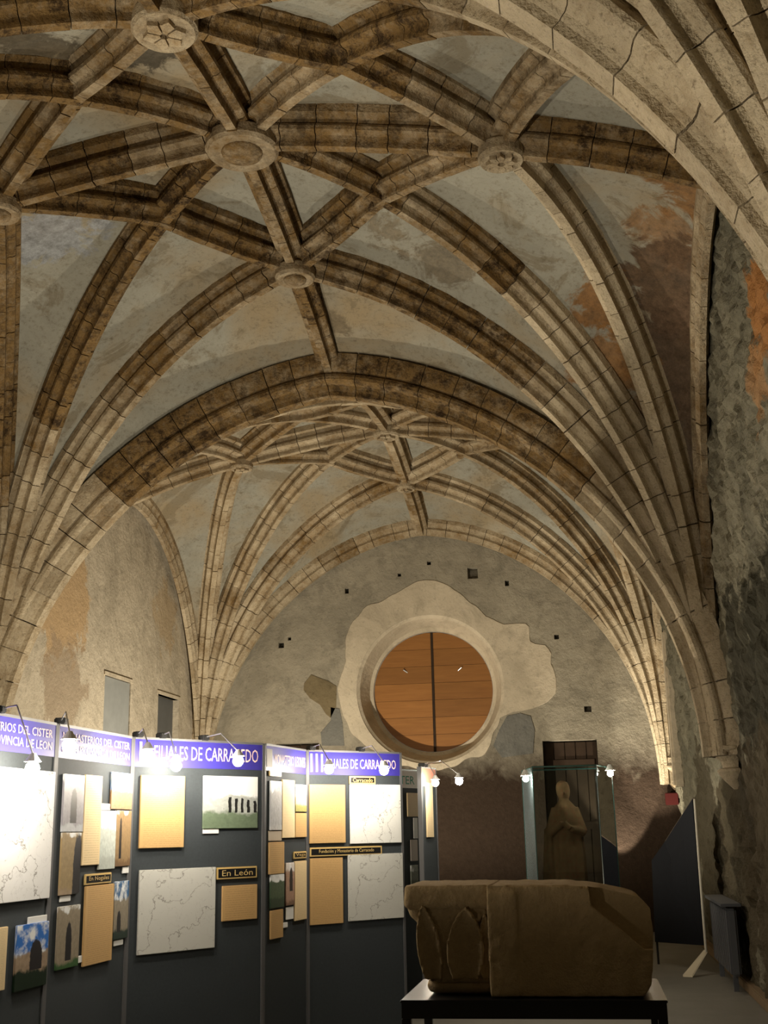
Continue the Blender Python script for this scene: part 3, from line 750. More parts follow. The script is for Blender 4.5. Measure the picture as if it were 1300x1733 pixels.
yA = [on_z(97, 1225, TOPZ), on_z(224, 1247.5, TOPZ)]
dA = (yA[1]-yA[0]).normalized()
A2 = Screen(yA[0], yA[1], 'tall screen crowded with arch photographs and one long tan text')
A1s = yA[0]-dA*.97
A1 = Screen(A1s, yA[0], 'nearest screen with the large glaring white poster')
vBC = on_z(447.5, 1258.8, TOPZ); vCD = on_z(518.5, 1269.6, TOPZ)
B_ = Screen(yA[1], vBC, 'screen headed II with a map and a ruin photograph')
C_ = Screen(vBC, vCD, 'narrow receding screen between the two numbered screens')
D_ = Screen(vCD, on_z(679, 1274, TOPZ), 'screen headed III with two white maps')
E_ = Screen((.42, 10.75), (.95, 12.02), 'far screen with a white and green heading', header=MAT_WHITE)
F_ = Screen((1.05, 11.3), (1.14, 11.75), 'narrow far screen with a salmon heading and cream sheet', header=flat('salmon_header', (.72, .30, .20), .6, .3))

def heading(s, lines, u0, u1, z0=None, z1=None):
    z0 = s.top-s.hh+.02 if z0 is None else z0; z1 = s.top-.03 if z1 is None else z1
    h = (z1-z0)/len(lines)
    for i, tx in enumerate(lines):
        text_on(s.header, tx, s.frame(u0, z1-h*(i+1)+.012, .006), u1-u0, h-.02, MAT_PINK)
bpy.context.view_layer.update()
heading(A1, ['MONASTERIOS DEL CISTER', 'EN LA PROVINCIA DE LEON'], .05, A1.w-.06)
heading(A2, ['MONASTERIOS DEL CISTER', 'EN LA PROVINCIA DE LEON'], .06, A2.w-.05)
text_on(B_.header, 'II', B_.frame(.05, 2.055, .006), .07, .12, MAT_PINK); heading(B_, ['FILIALES DE CARRACEDO'], .16, B_.w-.06, 2.06, 2.165)
heading(C_, ['MONASTERIO LEONES'], .16, C_.w-.04, 2.06, 2.15)
bm = bmesh.new(); box(bm, .03, .12, -.006 if C_.sgn < 0 else 0, 0 if C_.sgn < 0 else .006, 2.05, 2.17); link('crest_plate', bm_mesh('crest_plate', bm), flat('grey_plate', (.4, .38, .34), .6), C_.header)
text_on(D_.header, 'III', D_.frame(.03, 2.045, .006), .11, .13, MAT_PINK); heading(D_, ['FILIALES DE CARRACEDO'], .17, D_.w-.06, 2.06, 2.15)
text_on(E_.header, 'CISTER', E_.frame(.75, 2.06, .006), .5, .08, MAT_GREEN)

ph = m_photo
def photo(s, px, m, lab): return s.card('photograph', px, m, lab, 'photograph')
def sheet(s, px, m, lab): return s.card('text_sheet', px, m, lab, 'text sheet')
def cap(s, px, lab): return s.card('caption_card', px, MAT_WHITE, lab, 'caption card', .006)
def plaque(s, px, txt, lab):
    o = s.card('title_plaque', px, MAT_GOLD, lab, 'plaque', .010); bpy.context.view_layer.update(); W_, H_ = o['wh']
    bm = bmesh.new(); box(bm, .012, W_-.012, .01, H_-.01, .0102, .0112); link('plate', bm_mesh('plate', bm), MAT_BLACK, o)
    text_on(o, txt, o.matrix_world @ Matrix.Translation((W_*.12, H_*.26, .012)), W_*.76, H_*.5, MAT_GOLD)
    return o
# A1
s = A1
u1 = s.uz(84, 1410)[0]; zt = s.uz(84, 1306)[1]; zb = s.uz(84, 1519)[1]
bm = bmesh.new(); box(bm, 0, .80, 0, zt-zb, 0, .015, .002); o = link('map_poster', bm_mesh('map_poster', bm), MAPB); o.matrix_world = s.frame(u1-.80, zb, .003); tag(o, 'large glaring white poster on the nearest screen', 'poster')
sheet(s, (-40, 1572, 6, 1680), SHEET_L, 'cream text sheet cut by the left picture edge')
photo(s, (22, 1563, 77, 1672), ph('photo_church_sky', (.03, .16, .55), (.35, .26, .18), (.01, .025, .012), (.62, .5, .2, .25), .55, .28, 1), 'photograph of a church under deep blue sky')
cap(s, (45, 1550, 77, 1563), 'white caption above the blue sky church photograph')
# A2
s = A2
photo(s, (103, 1311, 138, 1408), ph('photo_portal_grey', (.5, .5, .55), (.28, .27, .30), (.5, .52, .55), (.5, .45, .16, .33), .9, .12, 2, True), 'photograph of a grey portal, topmost beside the white poster')
sheet(s, (138, 1312, 167, 1464), SHEET_L, 'long pale text sheet beside the grey portal photograph')
photo(s, (185, 1308, 221, 1370), ph('photo_sky_tower', (.12, .32, .68), (.45, .27, .14), (.4, .25, .14), None, .5, .1, 3), 'photograph of a tower against pale blue sky')
cap(s, (168, 1360, 185, 1371), 'caption left of the blue sky tower photograph')
photo(s, (165, 1372, 192, 1471), ph('photo_document', (.62, .66, .62), (.55, .6, .56), (.5, .54, .5), None, .7, .2, 4), 'pale grey photograph of a document')
photo(s, (192, 1372, 221, 1466), ph('photo_column_brown', (.35, .24, .12), (.30, .2, .1), (.2, .12, .06), (.3, .5, .08, .4), .95, .1, 5), 'brown photograph of a column shaft')
photo(s, (99, 1409, 132, 1514), ph('photo_pier_brown', (.4, .3, .16), (.34, .25, .13), (.4, .3, .2), (.85, .45, .25, .55), .95, .1, 6), 'brown photograph of a pier under the grey portal photograph')
cap(s, (99, 1516, 117, 1526), 'caption under the brown pier photograph')
cap(s, (205, 1467, 217, 1478), 'caption under the brown column photograph')
plaque(s, (141, 1478, 185, 1496), 'En Nogales', 'black and gold plaque above the long tan sheet')
sheet(s, (139, 1498, 187, 1630), SHEET, 'long tan text sheet under a small plaque, low on the crowded screen')
photo(s, (189, 1491, 219, 1588), ph('photo_ruin_sky', (.03, .12, .28), (.28, .24, .18), (.02, .04, .03), (.35, .3, .14, .2), .68, .15, 7), 'photograph of a ruined gable against dark blue sky')
cap(s, (190, 1591, 206, 1600), 'caption under the ruined gable photograph')
photo(s, (93, 1533, 130, 1638), ph('photo_arch_grass', (.33, .28, .2), (.30, .25, .18), (.05, .12, .04), (.5, .42, .14, .33), .95, .12, 8, True), 'photograph of a stone archway above grass')
cap(s, (124, 1618, 137, 1630), 'caption beside the grassy archway photograph')
# B
s = B_
sheet(s, (235, 1313, 310, 1435), SHEET, 'tan text sheet at the top of the screen headed II')
photo(s, (342, 1314, 434, 1402), ph('photo_ruin_cloister', (.85, .87, .85), (.40, .42, .40), (.15, .2, .13), None, .62, .30, 9, False, .3, True), 'photograph of a ruined cloister on grass under white sky')
cap(s, (342, 1400, 369, 1411), 'caption under the ruined cloister photograph')
s.card('map_poster', (232, 1470, 362, 1610), MAPG, 'large pale outline map low on the screen headed II', 'poster')
plaque(s, (365, 1467, 433, 1487), 'En León', 'black and gold plaque right of the pale outline map')
sheet(s, (374, 1498, 433, 1557), SHEET_S, 'small square tan text sheet right of the outline map')
# C
s = C_
plaque(s, (454, 1305, 474, 1314), 'En el Bierzo', 'dark plaque at the top of the receding screen')
photo(s, (455, 1322, 474, 1405), ph('photo_silver_tower', (.4, .45, .5), (.45, .46, .48), (.6, .6, .6), None, .8, .1, 10), 'silver grey tall photograph on the receding screen')
sheet(s, (475, 1320, 496, 1418), SHEET_L, 'tall glaring cream sheet on the receding screen')
photo(s, (497, 1328, 516, 1374), ph('photo_sunny_church', (.3, .5, .8), (.6, .5, .35), (.3, .3, .1), None, .55, .25, 11), 'small sunny church photograph, upper right of the receding screen')
sheet(s, (497, 1376, 516, 1417), SHEET_S, 'small cream sheet under the sunny church photograph')
s.card('caption_card', (453, 1406, 475, 1423), flat('tan_card', (.5, .42, .32), .7), 'grey tan caption strip under the silver photograph', 'caption card', .006)
sheet(s, (453, 1425, 478, 1479), SHEET_S, 'tan sheet at mid height of the receding screen')
plaque(s, (495, 1441, 516, 1453), 'Vega', 'small gold plaque above the tall pale sheet on the receding screen')
photo(s, (455, 1480, 478, 1536), ph('photo_green_field', (.7, .72, .72), (.08, .12, .07), (.04, .07, .04), None, .8, .3, 12), 'green meadow photograph on the receding screen')
photo(s, (481, 1460, 495, 1532), ph('photo_carved_figure', (.7, .65, .6), (.4, .25, .18), (.2, .12, .08), (.6, .6, .2, .3), .8, .1, 13), 'narrow photograph of a carved figure on the receding screen')
cap(s, (482, 1535, 495, 1556), 'white caption under the carved figure photograph')
sheet(s, (496, 1457, 516, 1557), SHEET_L, 'tall pale sheet at the lower right of the receding screen')
sheet(s, (455, 1540, 476, 1588), SHEET_S, 'lowest tan sheet of the receding screen')
cap(s, (477, 1561, 485, 1570), 'tiny caption beside the lowest tan sheet')
# D
s = D_
sheet(s, (522, 1328, 583, 1427), SHEET, 'upper tan text sheet on the screen headed III')
plaque(s, (590, 1314, 634, 1327), 'Carracedo', 'short gold plaque above the upper white map')
s.card('map_poster', (591, 1328, 677, 1427), MAPW, 'upper glaring white map on the screen headed III', 'poster')
plaque(s, (523, 1433, 645, 1448), 'Fundación y Monasterio de Carracedo', 'long gold plaque between the two white maps')
sheet(s, (523, 1452, 579, 1564), SHEET, 'lower tan text sheet on the screen headed III')
s.card('map_poster', (588, 1445, 681, 1556), MAPG, 'lower white map on the screen headed III', 'poster')
# E, F
s = E_
sheet(s, (688, 1342, 706, 1382), SHEET_L, 'pale sheet under the white and green heading')
cap(s, (699, 1384, 706, 1419), 'narrow white card under the pale far sheet')
s.card('caption_card', (694, 1421, 706, 1457), flat('rosy_card', (.62, .55, .5), .7), 'rosy grey card on the far screen', 'caption card', .006)
photo(s, (694, 1464, 706, 1497), ph('photo_grey_far', (.3, .32, .28), (.22, .24, .2), (.15, .16, .12), None, .7, .2, 14), 'lowest grey green photograph on the far screen')
s = F_
s.card('text_sheet', (720, 1325, 731, 1417), SHEET_L, 'tall cream sheet under the salmon heading', 'text sheet')

# ------------------------------------------------------------------ clip-on halogen lamps
def lamp(s, px, py, off, label, uclamp=None):
    u, z = s.uz(px, py, off); b = s.at(u, z, off); uc = min(max(u, .04), s.w-.04) if uclamp is None else uclamp
    root = empty('spot_lamp', s.at(uc, s.top, 0)); tag(root, label, 'lamp', 'clip-on halogen lamps'); T0 = root.location
    loc = lambda p: Vector(p)-T0
    bm = bmesh.new(); box(bm, -.025, .025, -.035, .03, 0, .035, .006); link('clamp', bm_mesh('clamp', bm), MAT_IRON, root).rotation_euler = (0, 0, math.atan2(s.u.y, s.u.x))
    bm = bmesh.new(); e = Vector((b.x, b.y, max(s.top+.01, b.z+.08))); tube(bm, (0, 0, .02), loc(e)*.5+Vector((0, 0, .03)), .004, 6); tube(bm, loc(e)*.5+Vector((0, 0, .03)), loc(b)+Vector((0, 0, .06)), .004, 6); link('arm', bm_mesh('arm', bm), MAT_ALU, root)
    bm = bmesh.new(); lathe(bm, [(.012, .07), (.018, .06), (.038, .032), (.04, .03), (.016, .045)], 14, loc(b)); link('lamp_head', bm_mesh('lamp_head', bm), MAT_WHITE, root)
    bm = bmesh.new(); bmesh.ops.create_icosphere(bm, subdivisions=2, radius=.034); me = bm_mesh('bulb', bm, True); o = link('bulb', me, MAT_BULB, root); o.location = loc(b)
lamp(A2, 117, 1262, .33, 'glaring lamp over the seam of the two nearest screens')
lamp(A1, 55, 1300, .2, 'lamp close above the large white poster')
lamp(B_, 250, 1277, .35, 'lamp at the left end of the screen headed II')
lamp(B_, 298, 1296, .16, 'lamp added for the glare spot on the screen headed II')  # added lamp, set close to make the glare spot on the board
lamp(B_, 403, 1288, .35, 'lamp at the right end of the screen headed II')
lamp(D_, 557, 1302, .25, 'lamp at the left of the screen headed III')
lamp(D_, 650, 1304, .30, 'lamp at the right of the screen headed III')
lamp(F_, 737, 1325, .15, 'lamp against the narrow far screen')
lamp(F_, 777, 1322, .55, 'lone lamp hanging before the end wall', .12)

# ------------------------------------------------------------------ glass case with the statue
VZ = 2.28
f0, f1 = on_z(905, 1300, VZ), on_z(1010, 1297, VZ)
k0, k1 = on_z(884, 1302, VZ), on_z(1036, 1296, VZ)
yF = 13.55; 
def xs(px, Y): return on_y(px, 1400, Y).x
pl = [(xs(906, yF), yF), (xs(1016, yF), yF), (xs(1042, yF+.75), yF+.75), (xs(888, yF+.75), yF+.75)]
cx_ = sum(p[0] for p in pl)/4; cy_ = sum(p[1] for p in pl)/4
case = empty('glass_case', (cx_, cy_, 0)); tag(case, 'tall frameless glass display case before the end wall', 'display case')
lp = [(x-cx_, y-cy_) for x, y in pl]
for i in range(4):
    (x0, y0), (x1, y1) = lp[i], lp[(i+1) % 4]; bm = bmesh.new()
    q = [bm.verts.new((x, y, z)) for x, y, z in ((x0, y0, .8), (x1, y1, .8), (x1, y1, VZ), (x0, y0, VZ))]; bm.faces.new(q)
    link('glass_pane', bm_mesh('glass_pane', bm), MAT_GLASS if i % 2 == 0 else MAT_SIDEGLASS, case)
    bm = bmesh.new(); tube(bm, (x0, y0, .8), (x0, y0, VZ), .006, 6); link('glass_edge', bm_mesh('glass_edge', bm), MAT_GLASSEDGE, case)
    bm = bmesh.new(); tube(bm, (x0, y0, VZ), (x1, y1, VZ), .008, 6); link('glass_edge', bm_mesh('glass_edge', bm), MAT_GLASSEDGE, case)
bm = bmesh.new(); prism(bm, lp, VZ, VZ+.01, lambda u, v, d: (u, v, d)); link('glass_top', bm_mesh('glass_top', bm), MAT_GLASS, case)
bm = bmesh.new(); prism(bm, [(x*1.03, y*1.03) for x, y in lp], 0, .8, lambda u, v, d: (u, v, d)); link('plinth', bm_mesh('plinth', bm), flat('dark_plinth', (.05, .045, .04), .6), case)
def case_lamp(px, py, Y, lab):
    p = on_y(px, py, Y); root = empty('spot_lamp', p); tag(root, lab, 'lamp', 'glass case lamps')
    bm = bmesh.new(); bmesh.ops.create_icosphere(bm, subdivisions=2, radius=.035); link('bulb', bm_mesh('bulb', bm, True), MAT_BULB, root)
    bm = bmesh.new(); lathe(bm, [(.02, .10), (.03, .08), (.055, .035), (.057, .033), (.02, .06)], 12); link('lamp_head', bm_mesh('lamp_head', bm), MAT_WHITE, root)
    bm = bmesh.new(); dz = VZ+.02-p.z; tube(bm, (0, 0, .08), (0, .04, max(dz, .1)), .006, 6); link('arm', bm_mesh('arm', bm), MAT_ALU, root)
case_lamp(890, 1318, yF+.02, 'glaring lamp at the left top corner of the glass case')
case_lamp(1033, 1309, yF+.25, 'glaring lamp at the right top corner of the glass case')

# robed statue: one continuous remeshed body
def statue():
    bm = bmesh.new(); n = 40
    prof = [(0, .20, .15), (.05, .205, .155), (.3, .185, .14), (.6, .175, .13), (.8, .165, .125), (.95, .15, .115), (1.03, .125, .10), (1.08, .085, .075), (1.11, .055, .055), (1.13, .052, .055), (1.16, .07, .08), (1.21, .078, .095), (1.27, .075, .09), (1.31, .055, .065), (1.33, .02, .02)]
    zz = np.linspace(0, 1.33, 60); rx = np.interp(zz, [p[0] for p in prof], [p[1] for p in prof]); ry = np.interp(zz, [p[0] for p in prof], [p[2] for p in prof]); rings = []
    for z, a, b in zip(zz, rx, ry):
        fold = .16*max(0, 1-z/1.05)+.02*(z < 1.05); ring = []
        for i in range(n):
            t = 2*PI*i/n; k = 1+fold*(.6*math.sin(9*t+2.5*z)+.4*math.sin(5*t-3*z))
            ring.append(bm.verts.new((a*k*math.cos(t)+.02*math.sin(3*z), b*k*math.sin(t), z)))
        rings.append(ring)
    for A, B in zip(rings[:-1], rings[1:]):
        for i in range(n): bm.faces.new((A[i], A[(i+1) % n], B[(i+1) % n], B[i]))
    bm.faces.new(rings[0][::-1]); bm.faces.new(rings[-1])
    tube(bm, (-.10, 0, 1.02), (-.19, -.05, .74), .055, 12, .055); tube(bm, (-.19, -.05, .75), (-.03, -.17, .86), .055, 12, .035)   # arm bent to the chest
    tube(bm, (.10, 0, 1.02), (.19, -.04, .75), .055, 12, .055); tube(bm, (.19, -.04, .76), (.06, -.17, .80), .055, 12, .035)
    tube(bm, (-.20, -.05, .80), (-.215, -.03, .25), .045, 12, .075)      # hanging sleeve
    tube(bm, (-.02, -.18, .87), (.05, -.18, .80), .035, 10)            # joined hands
    tube(bm, (0, -.085, 1.215), (0, -.108, 1.19), .012, 8, .016)       # nose
    return bm_mesh('statue', bm, True)
SX, SY = on_y(958, 1400, yF+.38).x, yF+.40
st = link('statue', statue(), MAT_STATUE); st.location = (SX, SY, .81); tag(st, 'carved wooden robed figure with joined hands inside the glass case', 'statue')
rm = st.modifiers.new('remesh', 'REMESH'); rm.mode = 'VOXEL'; rm.voxel_size = .011; rm.use_smooth_shade = True

# ------------------------------------------------------------------ stone capital on the black table
TZ = .90
t0, t1 = on_z(678, 1692, TZ), on_z(1131, 1694, TZ); tb = on_z(716, 1656, TZ)
TY0 = (t0.y+t1.y)/2; TW = t1.x-t0.x; TD = tb.y-t0.y
table = empty('table', (t0.x, TY0, 0)); tag(table, 'black metal table carrying the carved stone block', 'table')
bm = bmesh.new(); box(bm, 0, TW, 0, TD, TZ-.012, TZ, .003); link('table_top', bm_mesh('table_top', bm), MAT_BLACK, table)
bm = bmesh.new(); box(bm, .005, TW-.005, .005, .035, TZ-.075, TZ-.012); box(bm, .005, TW-.005, TD-.035, TD-.005, TZ-.075, TZ-.012); box(bm, .005, .035, .035, TD-.035, TZ-.075, TZ-.012); box(bm, TW-.035, TW-.005, .035, TD-.035, TZ-.075, TZ-.012)
link('apron', bm_mesh('apron', bm), MAT_BLACK, table)
for x in (.005, TW-.045):
    for y in (.005, TD-.045):
        bm = bmesh.new(); box(bm, x, x+.04, y, y+.04, 0, TZ-.075, .003); link('leg', bm_mesh('leg', bm), MAT_BLACK, table)
cap0 = on_y(683, 1560, TY0+.06); sc = TY0/FPX*1.04          # metres per pixel at the block
BY = TY0+.06
block = empty('stone_capital', (cap0.x, BY, TZ+.008)); tag(block, 'large brown sandstone capital, half carved with leaves, on the black table', 'stone capital')
def Lx(px): return on_y(px, 1600, BY).x-on_y(683, 1600, BY).x
def Lz(py): return on_y(900, py, BY).z-TZ
zb_ = 0.0; zt_ = Lz(1500)
def rough_mesh(name, bm, amp=.004, cuts=0, vox=.009):
    me = bm_mesh(name, bm, True); o = link(name, me, MAT_SAND, block)
    r = o.modifiers.new('remesh', 'REMESH'); r.mode = 'VOXEL'; r.voxel_size = vox; r.use_smooth_shade = True
    tx = bpy.data.textures.new('rough', 'CLOUDS'); tx.noise_scale = .06; d = o.modifiers.new('rough', 'DISPLACE'); d.texture = tx; d.strength = amp*2; d.texture_coords = 'LOCAL'
    return o
# plain right hand block with broken corner
bm = bmesh.new(); ptsb = [(Lx(826), 0), (Lx(1085), 0), (Lx(1098), .05), (Lx(1107), Lz(1590)), (Lx(1105), Lz(1545)), (Lx(1085), Lz(1524)), (Lx(1020), zt_-.02), (Lx(960), zt_-.004), (Lx(826), zt_-.002)]
prism(bm, ptsb, 0, TD-.16, lambda u, v, d: (u, d, v))
# fillet strip that stands a little proud at its left border
box(bm, Lx(826), Lx(876), -.012, .02, 0, zt_-.03)
ob = rough_mesh('plain_block', bm); tag(ob, 'plain squared half of the stone with broken upper corner')
# broken corner: a sloping chip face cut back
bmc = bmesh.new(); prism(bmc, [(Lx(996), zt_+.1), (Lx(1004), Lz(1538)), (Lx(1060), Lz(1585)), (Lx(1090), Lz(1612)), (Lx(1200), Lz(1612)), (Lx(1200), zt_+.1)], -.1, .05, lambda u, v, d: (u, d, v))
cutme = bm_mesh('cutter', bmc); cut = link('cutter', cutme, MAT_SAND)
cut.location = block.location
bo = ob.modifiers.new('chip', 'BOOLEAN'); bo.object = cut; bo.operation = 'DIFFERENCE'; bo.solver = 'EXACT'
bpy.context.view_layer.update(); dg = bpy.context.evaluated_depsgraph_get(); me2 = bpy.data.meshes.new_from_object(ob.evaluated_get(dg))
ob.modifiers.clear(); ob.data = me2; bpy.data.objects.remove(cut)
# carved left half: bell, abacus, necking
dep = TD-.18
def rect_ring(bm, x0, x1, y0, y1, z, r=.03):
    pts = []
    for cx, cy, a in ((x1-r, y1-r, 0), (x0+r, y1-r, PI/2), (x0+r, y0+r, PI), (x1-r, y0+r, 3*PI/2)):
        for k in range(4): t = a+PI/2*k/3; pts.append(bm.verts.new((cx+r*math.cos(t), cy+r*math.sin(t), z)))
    return pts
bm = bmesh.new(); rings = []
H_ = zt_
for z, ins in ((.045, .135), (.10, .125), (.20, .10), (.30, .06), (H_*.72, .02), (H_*.82, .0)):
    rings.append(rect_ring(bm, ins*.85, Lx(835), .035+ins*.28, dep, z, .04))
for A, B in zip(rings[:-1], rings[1:]):
    for i in range(16): bm.faces.new((A[i], A[(i+1) % 16], B[(i+1) % 16], B[i]))
bm.faces.new(rings[0][::-1]); bm.faces.new(rings[-1]); rough_mesh('bell', bm)
bm = bmesh.new(); rings = [rect_ring(bm, a, Lx(835), b, dep+.01, z, .02) for z, a, b in ((H_*.77, .02, .04), (H_*.81, .0, .02), (H_*.985, .0, .02), (H_, .006, .026))]
for A, B in zip(rings[:-1], rings[1:]):
    for i in range(16): bm.faces.new((A[i], A[(i+1) % 16], B[(i+1) % 16], B[i]))
bm.faces.new(rings[0][::-1]); bm.faces.new(rings[-1]); rough_mesh('abacus', bm)
bm = bmesh.new(); rings = [rect_ring(bm, .105-o_, Lx(835), .10-o_, dep, z, .04) for z, o_ in ((0, .0), (.012, .015), (.035, .022), (.055, .015), (.065, 0))]
for A, B in zip(rings[:-1], rings[1:]):
    for i in range(16): bm.faces.new((A[i], A[(i+1) % 16], B[(i+1) % 16], B[i]))
bm.faces.new(rings[0][::-1]); bm.faces.new(rings[-1]); rough_mesh('necking', bm, .003)
def leaf(cx, z0, z1, wd, lean, yb, name='carved_leaf'):
    """upright pointed leaf with raised rim and a hollow middle, curling out at the tip"""
    bm = bmesh.new(); nz_ = 10; rows = []
    for i in range(nz_+1):
        t = i/nz_; z = z0+(z1-z0)*t; w_ = wd*math.sin(PI*min(1, .18+.82*t))**.7 if t < 1 else .004
        row = []
        for k in range(-3, 4):
            e = k/3; prof_ = .035*(abs(e)**1.5)+.012*(1-abs(e)) + (.05*max(0, t-.6)**1.2)
            row.append((cx+lean*t+e*w_, yb-prof_-.03*t, z))
        rows.append(row)
    F_v = [[bm.verts.new(p) for p in r] for r in rows]; B_v = [[bm.verts.new((p[0], yb+.03-.03*(i/nz_), p[2])) for p in r] for i, r in enumerate(rows)]
    for i in range(nz_):
        for k in range(6):
            bm.faces.new((F_v[i][k], F_v[i][k+1], F_v[i+1][k+1], F_v[i+1][k])); bm.faces.new((B_v[i][k], B_v[i+1][k], B_v[i+1][k+1], B_v[i][k+1]))
        for k in (0, 6): bm.faces.new((F_v[i][k], F_v[i+1][k], B_v[i+1][k], B_v[i][k]))
    bm.faces.new(F_v[0]+B_v[0][::-1]); bm.faces.new(F_v[-1]+B_v[-1][::-1])
    return rough_mesh(name, bm, .003, vox=.009)
leaf(Lx(783), .06, H_*.80, .085, .012, .085)
leaf(Lx(728), .06, H_*.82, .055, -.035, .09)
leaf(Lx(820), .06, H_*.74, .035, .0, .085)
bm = bmesh.new()
for k in range(18):
    a = k*.42; r = .045-.0019*k; b_ = (k+1)*.42; r_ = .045-.0019*(k+1)
    tube(bm, (Lx(806)+r*math.cos(a), .045, H_*.72+r*math.sin(a)), (Lx(806)+r_*math.cos(b_), .045, H_*.72+r_*math.sin(b_)), .011, 8)
rough_mesh('carved_scroll', bm, .002, vox=.007)

# ------------------------------------------------------------------ objects along the right wall
# leaning dark board with white rim and foot plate
yS = 14.55
pb, pt = on_y(1195, 1611, yS), on_y(1175, 1352, yS)
q0, q1, q2 = on_y(1112, 1594, yS+1.1), on_y(1106, 1456, yS+1.1), on_y(1128, 1425, yS+.85)
stand = empty('information_stand', (pb.x, pb.y, 0)); tag(stand, 'dark stand with white rim and splayed foot by the right wall', 'stand')
def Ls(p): return Vector(p)-Vector((pb.x, pb.y, 0))
qn = on_y(1194, 1600, yS+.02)
poly = [Ls(qn), Ls(pt), Ls(q2), Ls(q1), Ls(q0)]
nrm = (poly[1]-poly[0]).cross(poly[4]-poly[0]).normalized()
bm = bmesh.new(); Fv = [bm.verts.new(p) for p in poly]; Bv = [bm.verts.new(p+nrm*.025) for p in poly]; bm.faces.new(Fv); bm.faces.new(Bv[::-1])
for i in range(5): bm.faces.new((Fv[i], Bv[i], Bv[(i+1) % 5], Fv[(i+1) % 5]))
link('board', bm_mesh('board', bm), flat('navy_black_board', (.005, .006, .009), .8, .1), stand)
bm = bmesh.new(); tube(bm, Ls(pb), Ls(pt), .014, 8); link('rim', bm_mesh('rim', bm), flat('white_rim', (.62, .58, .48), .5), stand)
bm = bmesh.new(); tube(bm, poly[1], poly[2], .02, 8); tube(bm, poly[2], poly[3], .016, 8); link('upper_rim', bm_mesh('upper_rim', bm), flat('brown_rim', (.16, .12, .09), .6), stand)
ft = on_z(1163, 1650, .0); 
g0 = Ls(pb); g1 = Ls(on_y(1156, 1648, yS-.25)); g2 = Ls(on_y(1172, 1653, yS-.3)); g1.z = .005; g2.z = .005
bm = bmesh.new(); tv = [bm.verts.new(p) for p in (g0+Vector((-.02, 0, 0)), g1, g2, g0+Vector((.02, 0, 0)))]; tv2 = [bm.verts.new(v.co+Vector((0, .02, .02))) for v in tv]
bm.faces.new(tv); bm.faces.new(tv2[::-1])
for i in range(4): bm.faces.new((tv[i], tv2[i], tv2[(i+1) % 4], tv[(i+1) % 4]))
link('foot', bm_mesh('foot', bm), flat('beige_foot', (.62, .55, .40), .5), stand)
bm = bmesh.new(); tube(bm, poly[4], (poly[4].x, poly[4].y, 0), .014, 8); link('leg', bm_mesh('leg', bm), MAT_IRON, stand)
# radiator
ry0, ry1 = 12.9, 14.6
rad = empty('radiator', (XW_R-.06, ry0, 0)); tag(rad, 'low grey radiator against the right wall', 'radiator')
nr = 10; wd = (ry1-ry0)/nr
for i in range(nr):
    bm = bmesh.new(); box(bm, -.13, -.03, i*wd+.008, (i+1)*wd-.008, .16, .80, .02); link('radiator_fin', bm_mesh('radiator_fin', bm), MAT_RAD, rad)
bm = bmesh.new(); tube(bm, (-.08, .02, .22), (-.08, ry1-ry0-.02, .22), .025, 8); tube(bm, (-.08, .02, .74), (-.08, ry1-ry0-.02, .74), .025, 8); link('pipe', bm_mesh('pipe', bm), MAT_RAD, rad)
bm = bmesh.new(); box(bm, -.18, .02, -.03, ry1-ry0+.03, .82, .85, .004); link('cover_shelf', bm_mesh('cover_shelf', bm), MAT_RAD, rad)
for y in (.2, ry1-ry0-.2):
    bm = bmesh.new(); box(bm, -.10, -.05, y-.02, y+.02, 0, .17); link('foot', bm_mesh('foot', bm), MAT_RAD, rad)
# skirting along the right wall
bm = bmesh.new(); box(bm, XW_R-.05, XW_R+.05, 2, FY, 0, .10, .01); bb = link('baseboard_right', bm_mesh('baseboard_right', bm), flat('brown_skirting', (.20, .14, .08), .8, var=.3)); tag(bb, 'low brown stone skirting along the right wall', 'skirting', kind='structure')

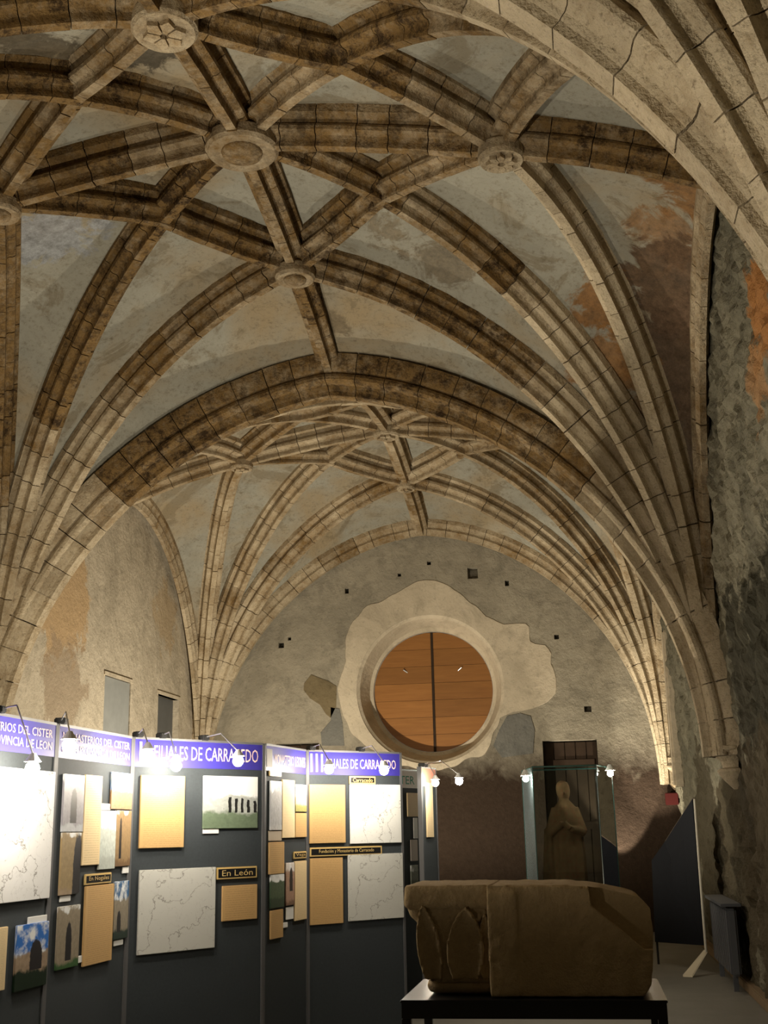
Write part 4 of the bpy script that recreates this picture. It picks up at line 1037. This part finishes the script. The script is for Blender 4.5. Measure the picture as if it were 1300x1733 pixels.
# ------------------------------------------------------------------ unseen floor uplighters, added to light the vault
def uplight(loc, aim, energy, cone, label, size=.06, blend=.6, col=HALOGEN):
    root = empty('unseen_uplight', (loc[0], loc[1], 0)); tag(root, label, 'floodlight', 'unseen floor uplighters')
    z = loc[2]; d = (Vector(aim)-Vector(loc)).normalized(); R = d.to_track_quat('Z', 'Y').to_matrix().to_4x4()
    bm = bmesh.new(); lathe(bm, [(.16, 0), (.16, .02), (.03, .03), (.02, .04)], 16); link('base', bm_mesh('base', bm), MAT_IRON, root)
    if z > .25:
        bm = bmesh.new(); tube(bm, (0, 0, .03), (0, 0, z-.10), .014, 8); link('pole', bm_mesh('pole', bm), MAT_IRON, root)
    bm = bmesh.new()
    prof = [(.03, -.14), (.06, -.12), (.10, -.02), (.105, -.02), (.07, -.10)]
    lathe(bm, prof, 16)
    for v in bm.verts: v.co = R @ v.co + Vector((0, 0, z))
    link('housing', bm_mesh('housing', bm), MAT_IRON, root)
    L = bpy.data.lights.new('uplight_beam', 'SPOT'); L.energy = energy*POWER; L.spot_size = math.radians(cone); L.spot_blend = blend; L.shadow_soft_size = size; L.color = col
    lo = bpy.data.objects.new('uplight_beam', L); COL.objects.link(lo); lo.parent = root
    lo.matrix_local = Matrix.Translation((0, 0, z)) @ R @ Matrix.Rotation(PI, 4, 'X')
    return root
uplight((-.6, 10.7, .3), (-.5, 10.2, 7), 400, 160, 'unseen floodlight added on the floor behind the middle screens')
uplight((-.9, 6.5, .3), (.8, 8.6, 7), 700, 150, 'unseen floodlight added on the floor behind the nearest screens')
uplight((-1.6, 16.3, .3), (-1.0, 16.6, 7), 1150, 172, 'unseen floodlight added on the floor behind the far screens', blend=.3)
uplight((3.05, 19.75, .28), (3.14, 20.28, 2.8), 560, 44, 'small floodlight on the floor beside the end wall door', .02, .25)
uplight((2.95, 18.95, .25), (3.9, 20.1, 2.75), 620, 36, 'small floodlight on the floor near the far right corner', .03, .4)
uplight((-1.6, 2.2, .3), (3.2, 4.6, 6.0), 1100, 80, 'unseen floodlight added on the floor beside the viewer')  # added out of view to brighten the big cross arch
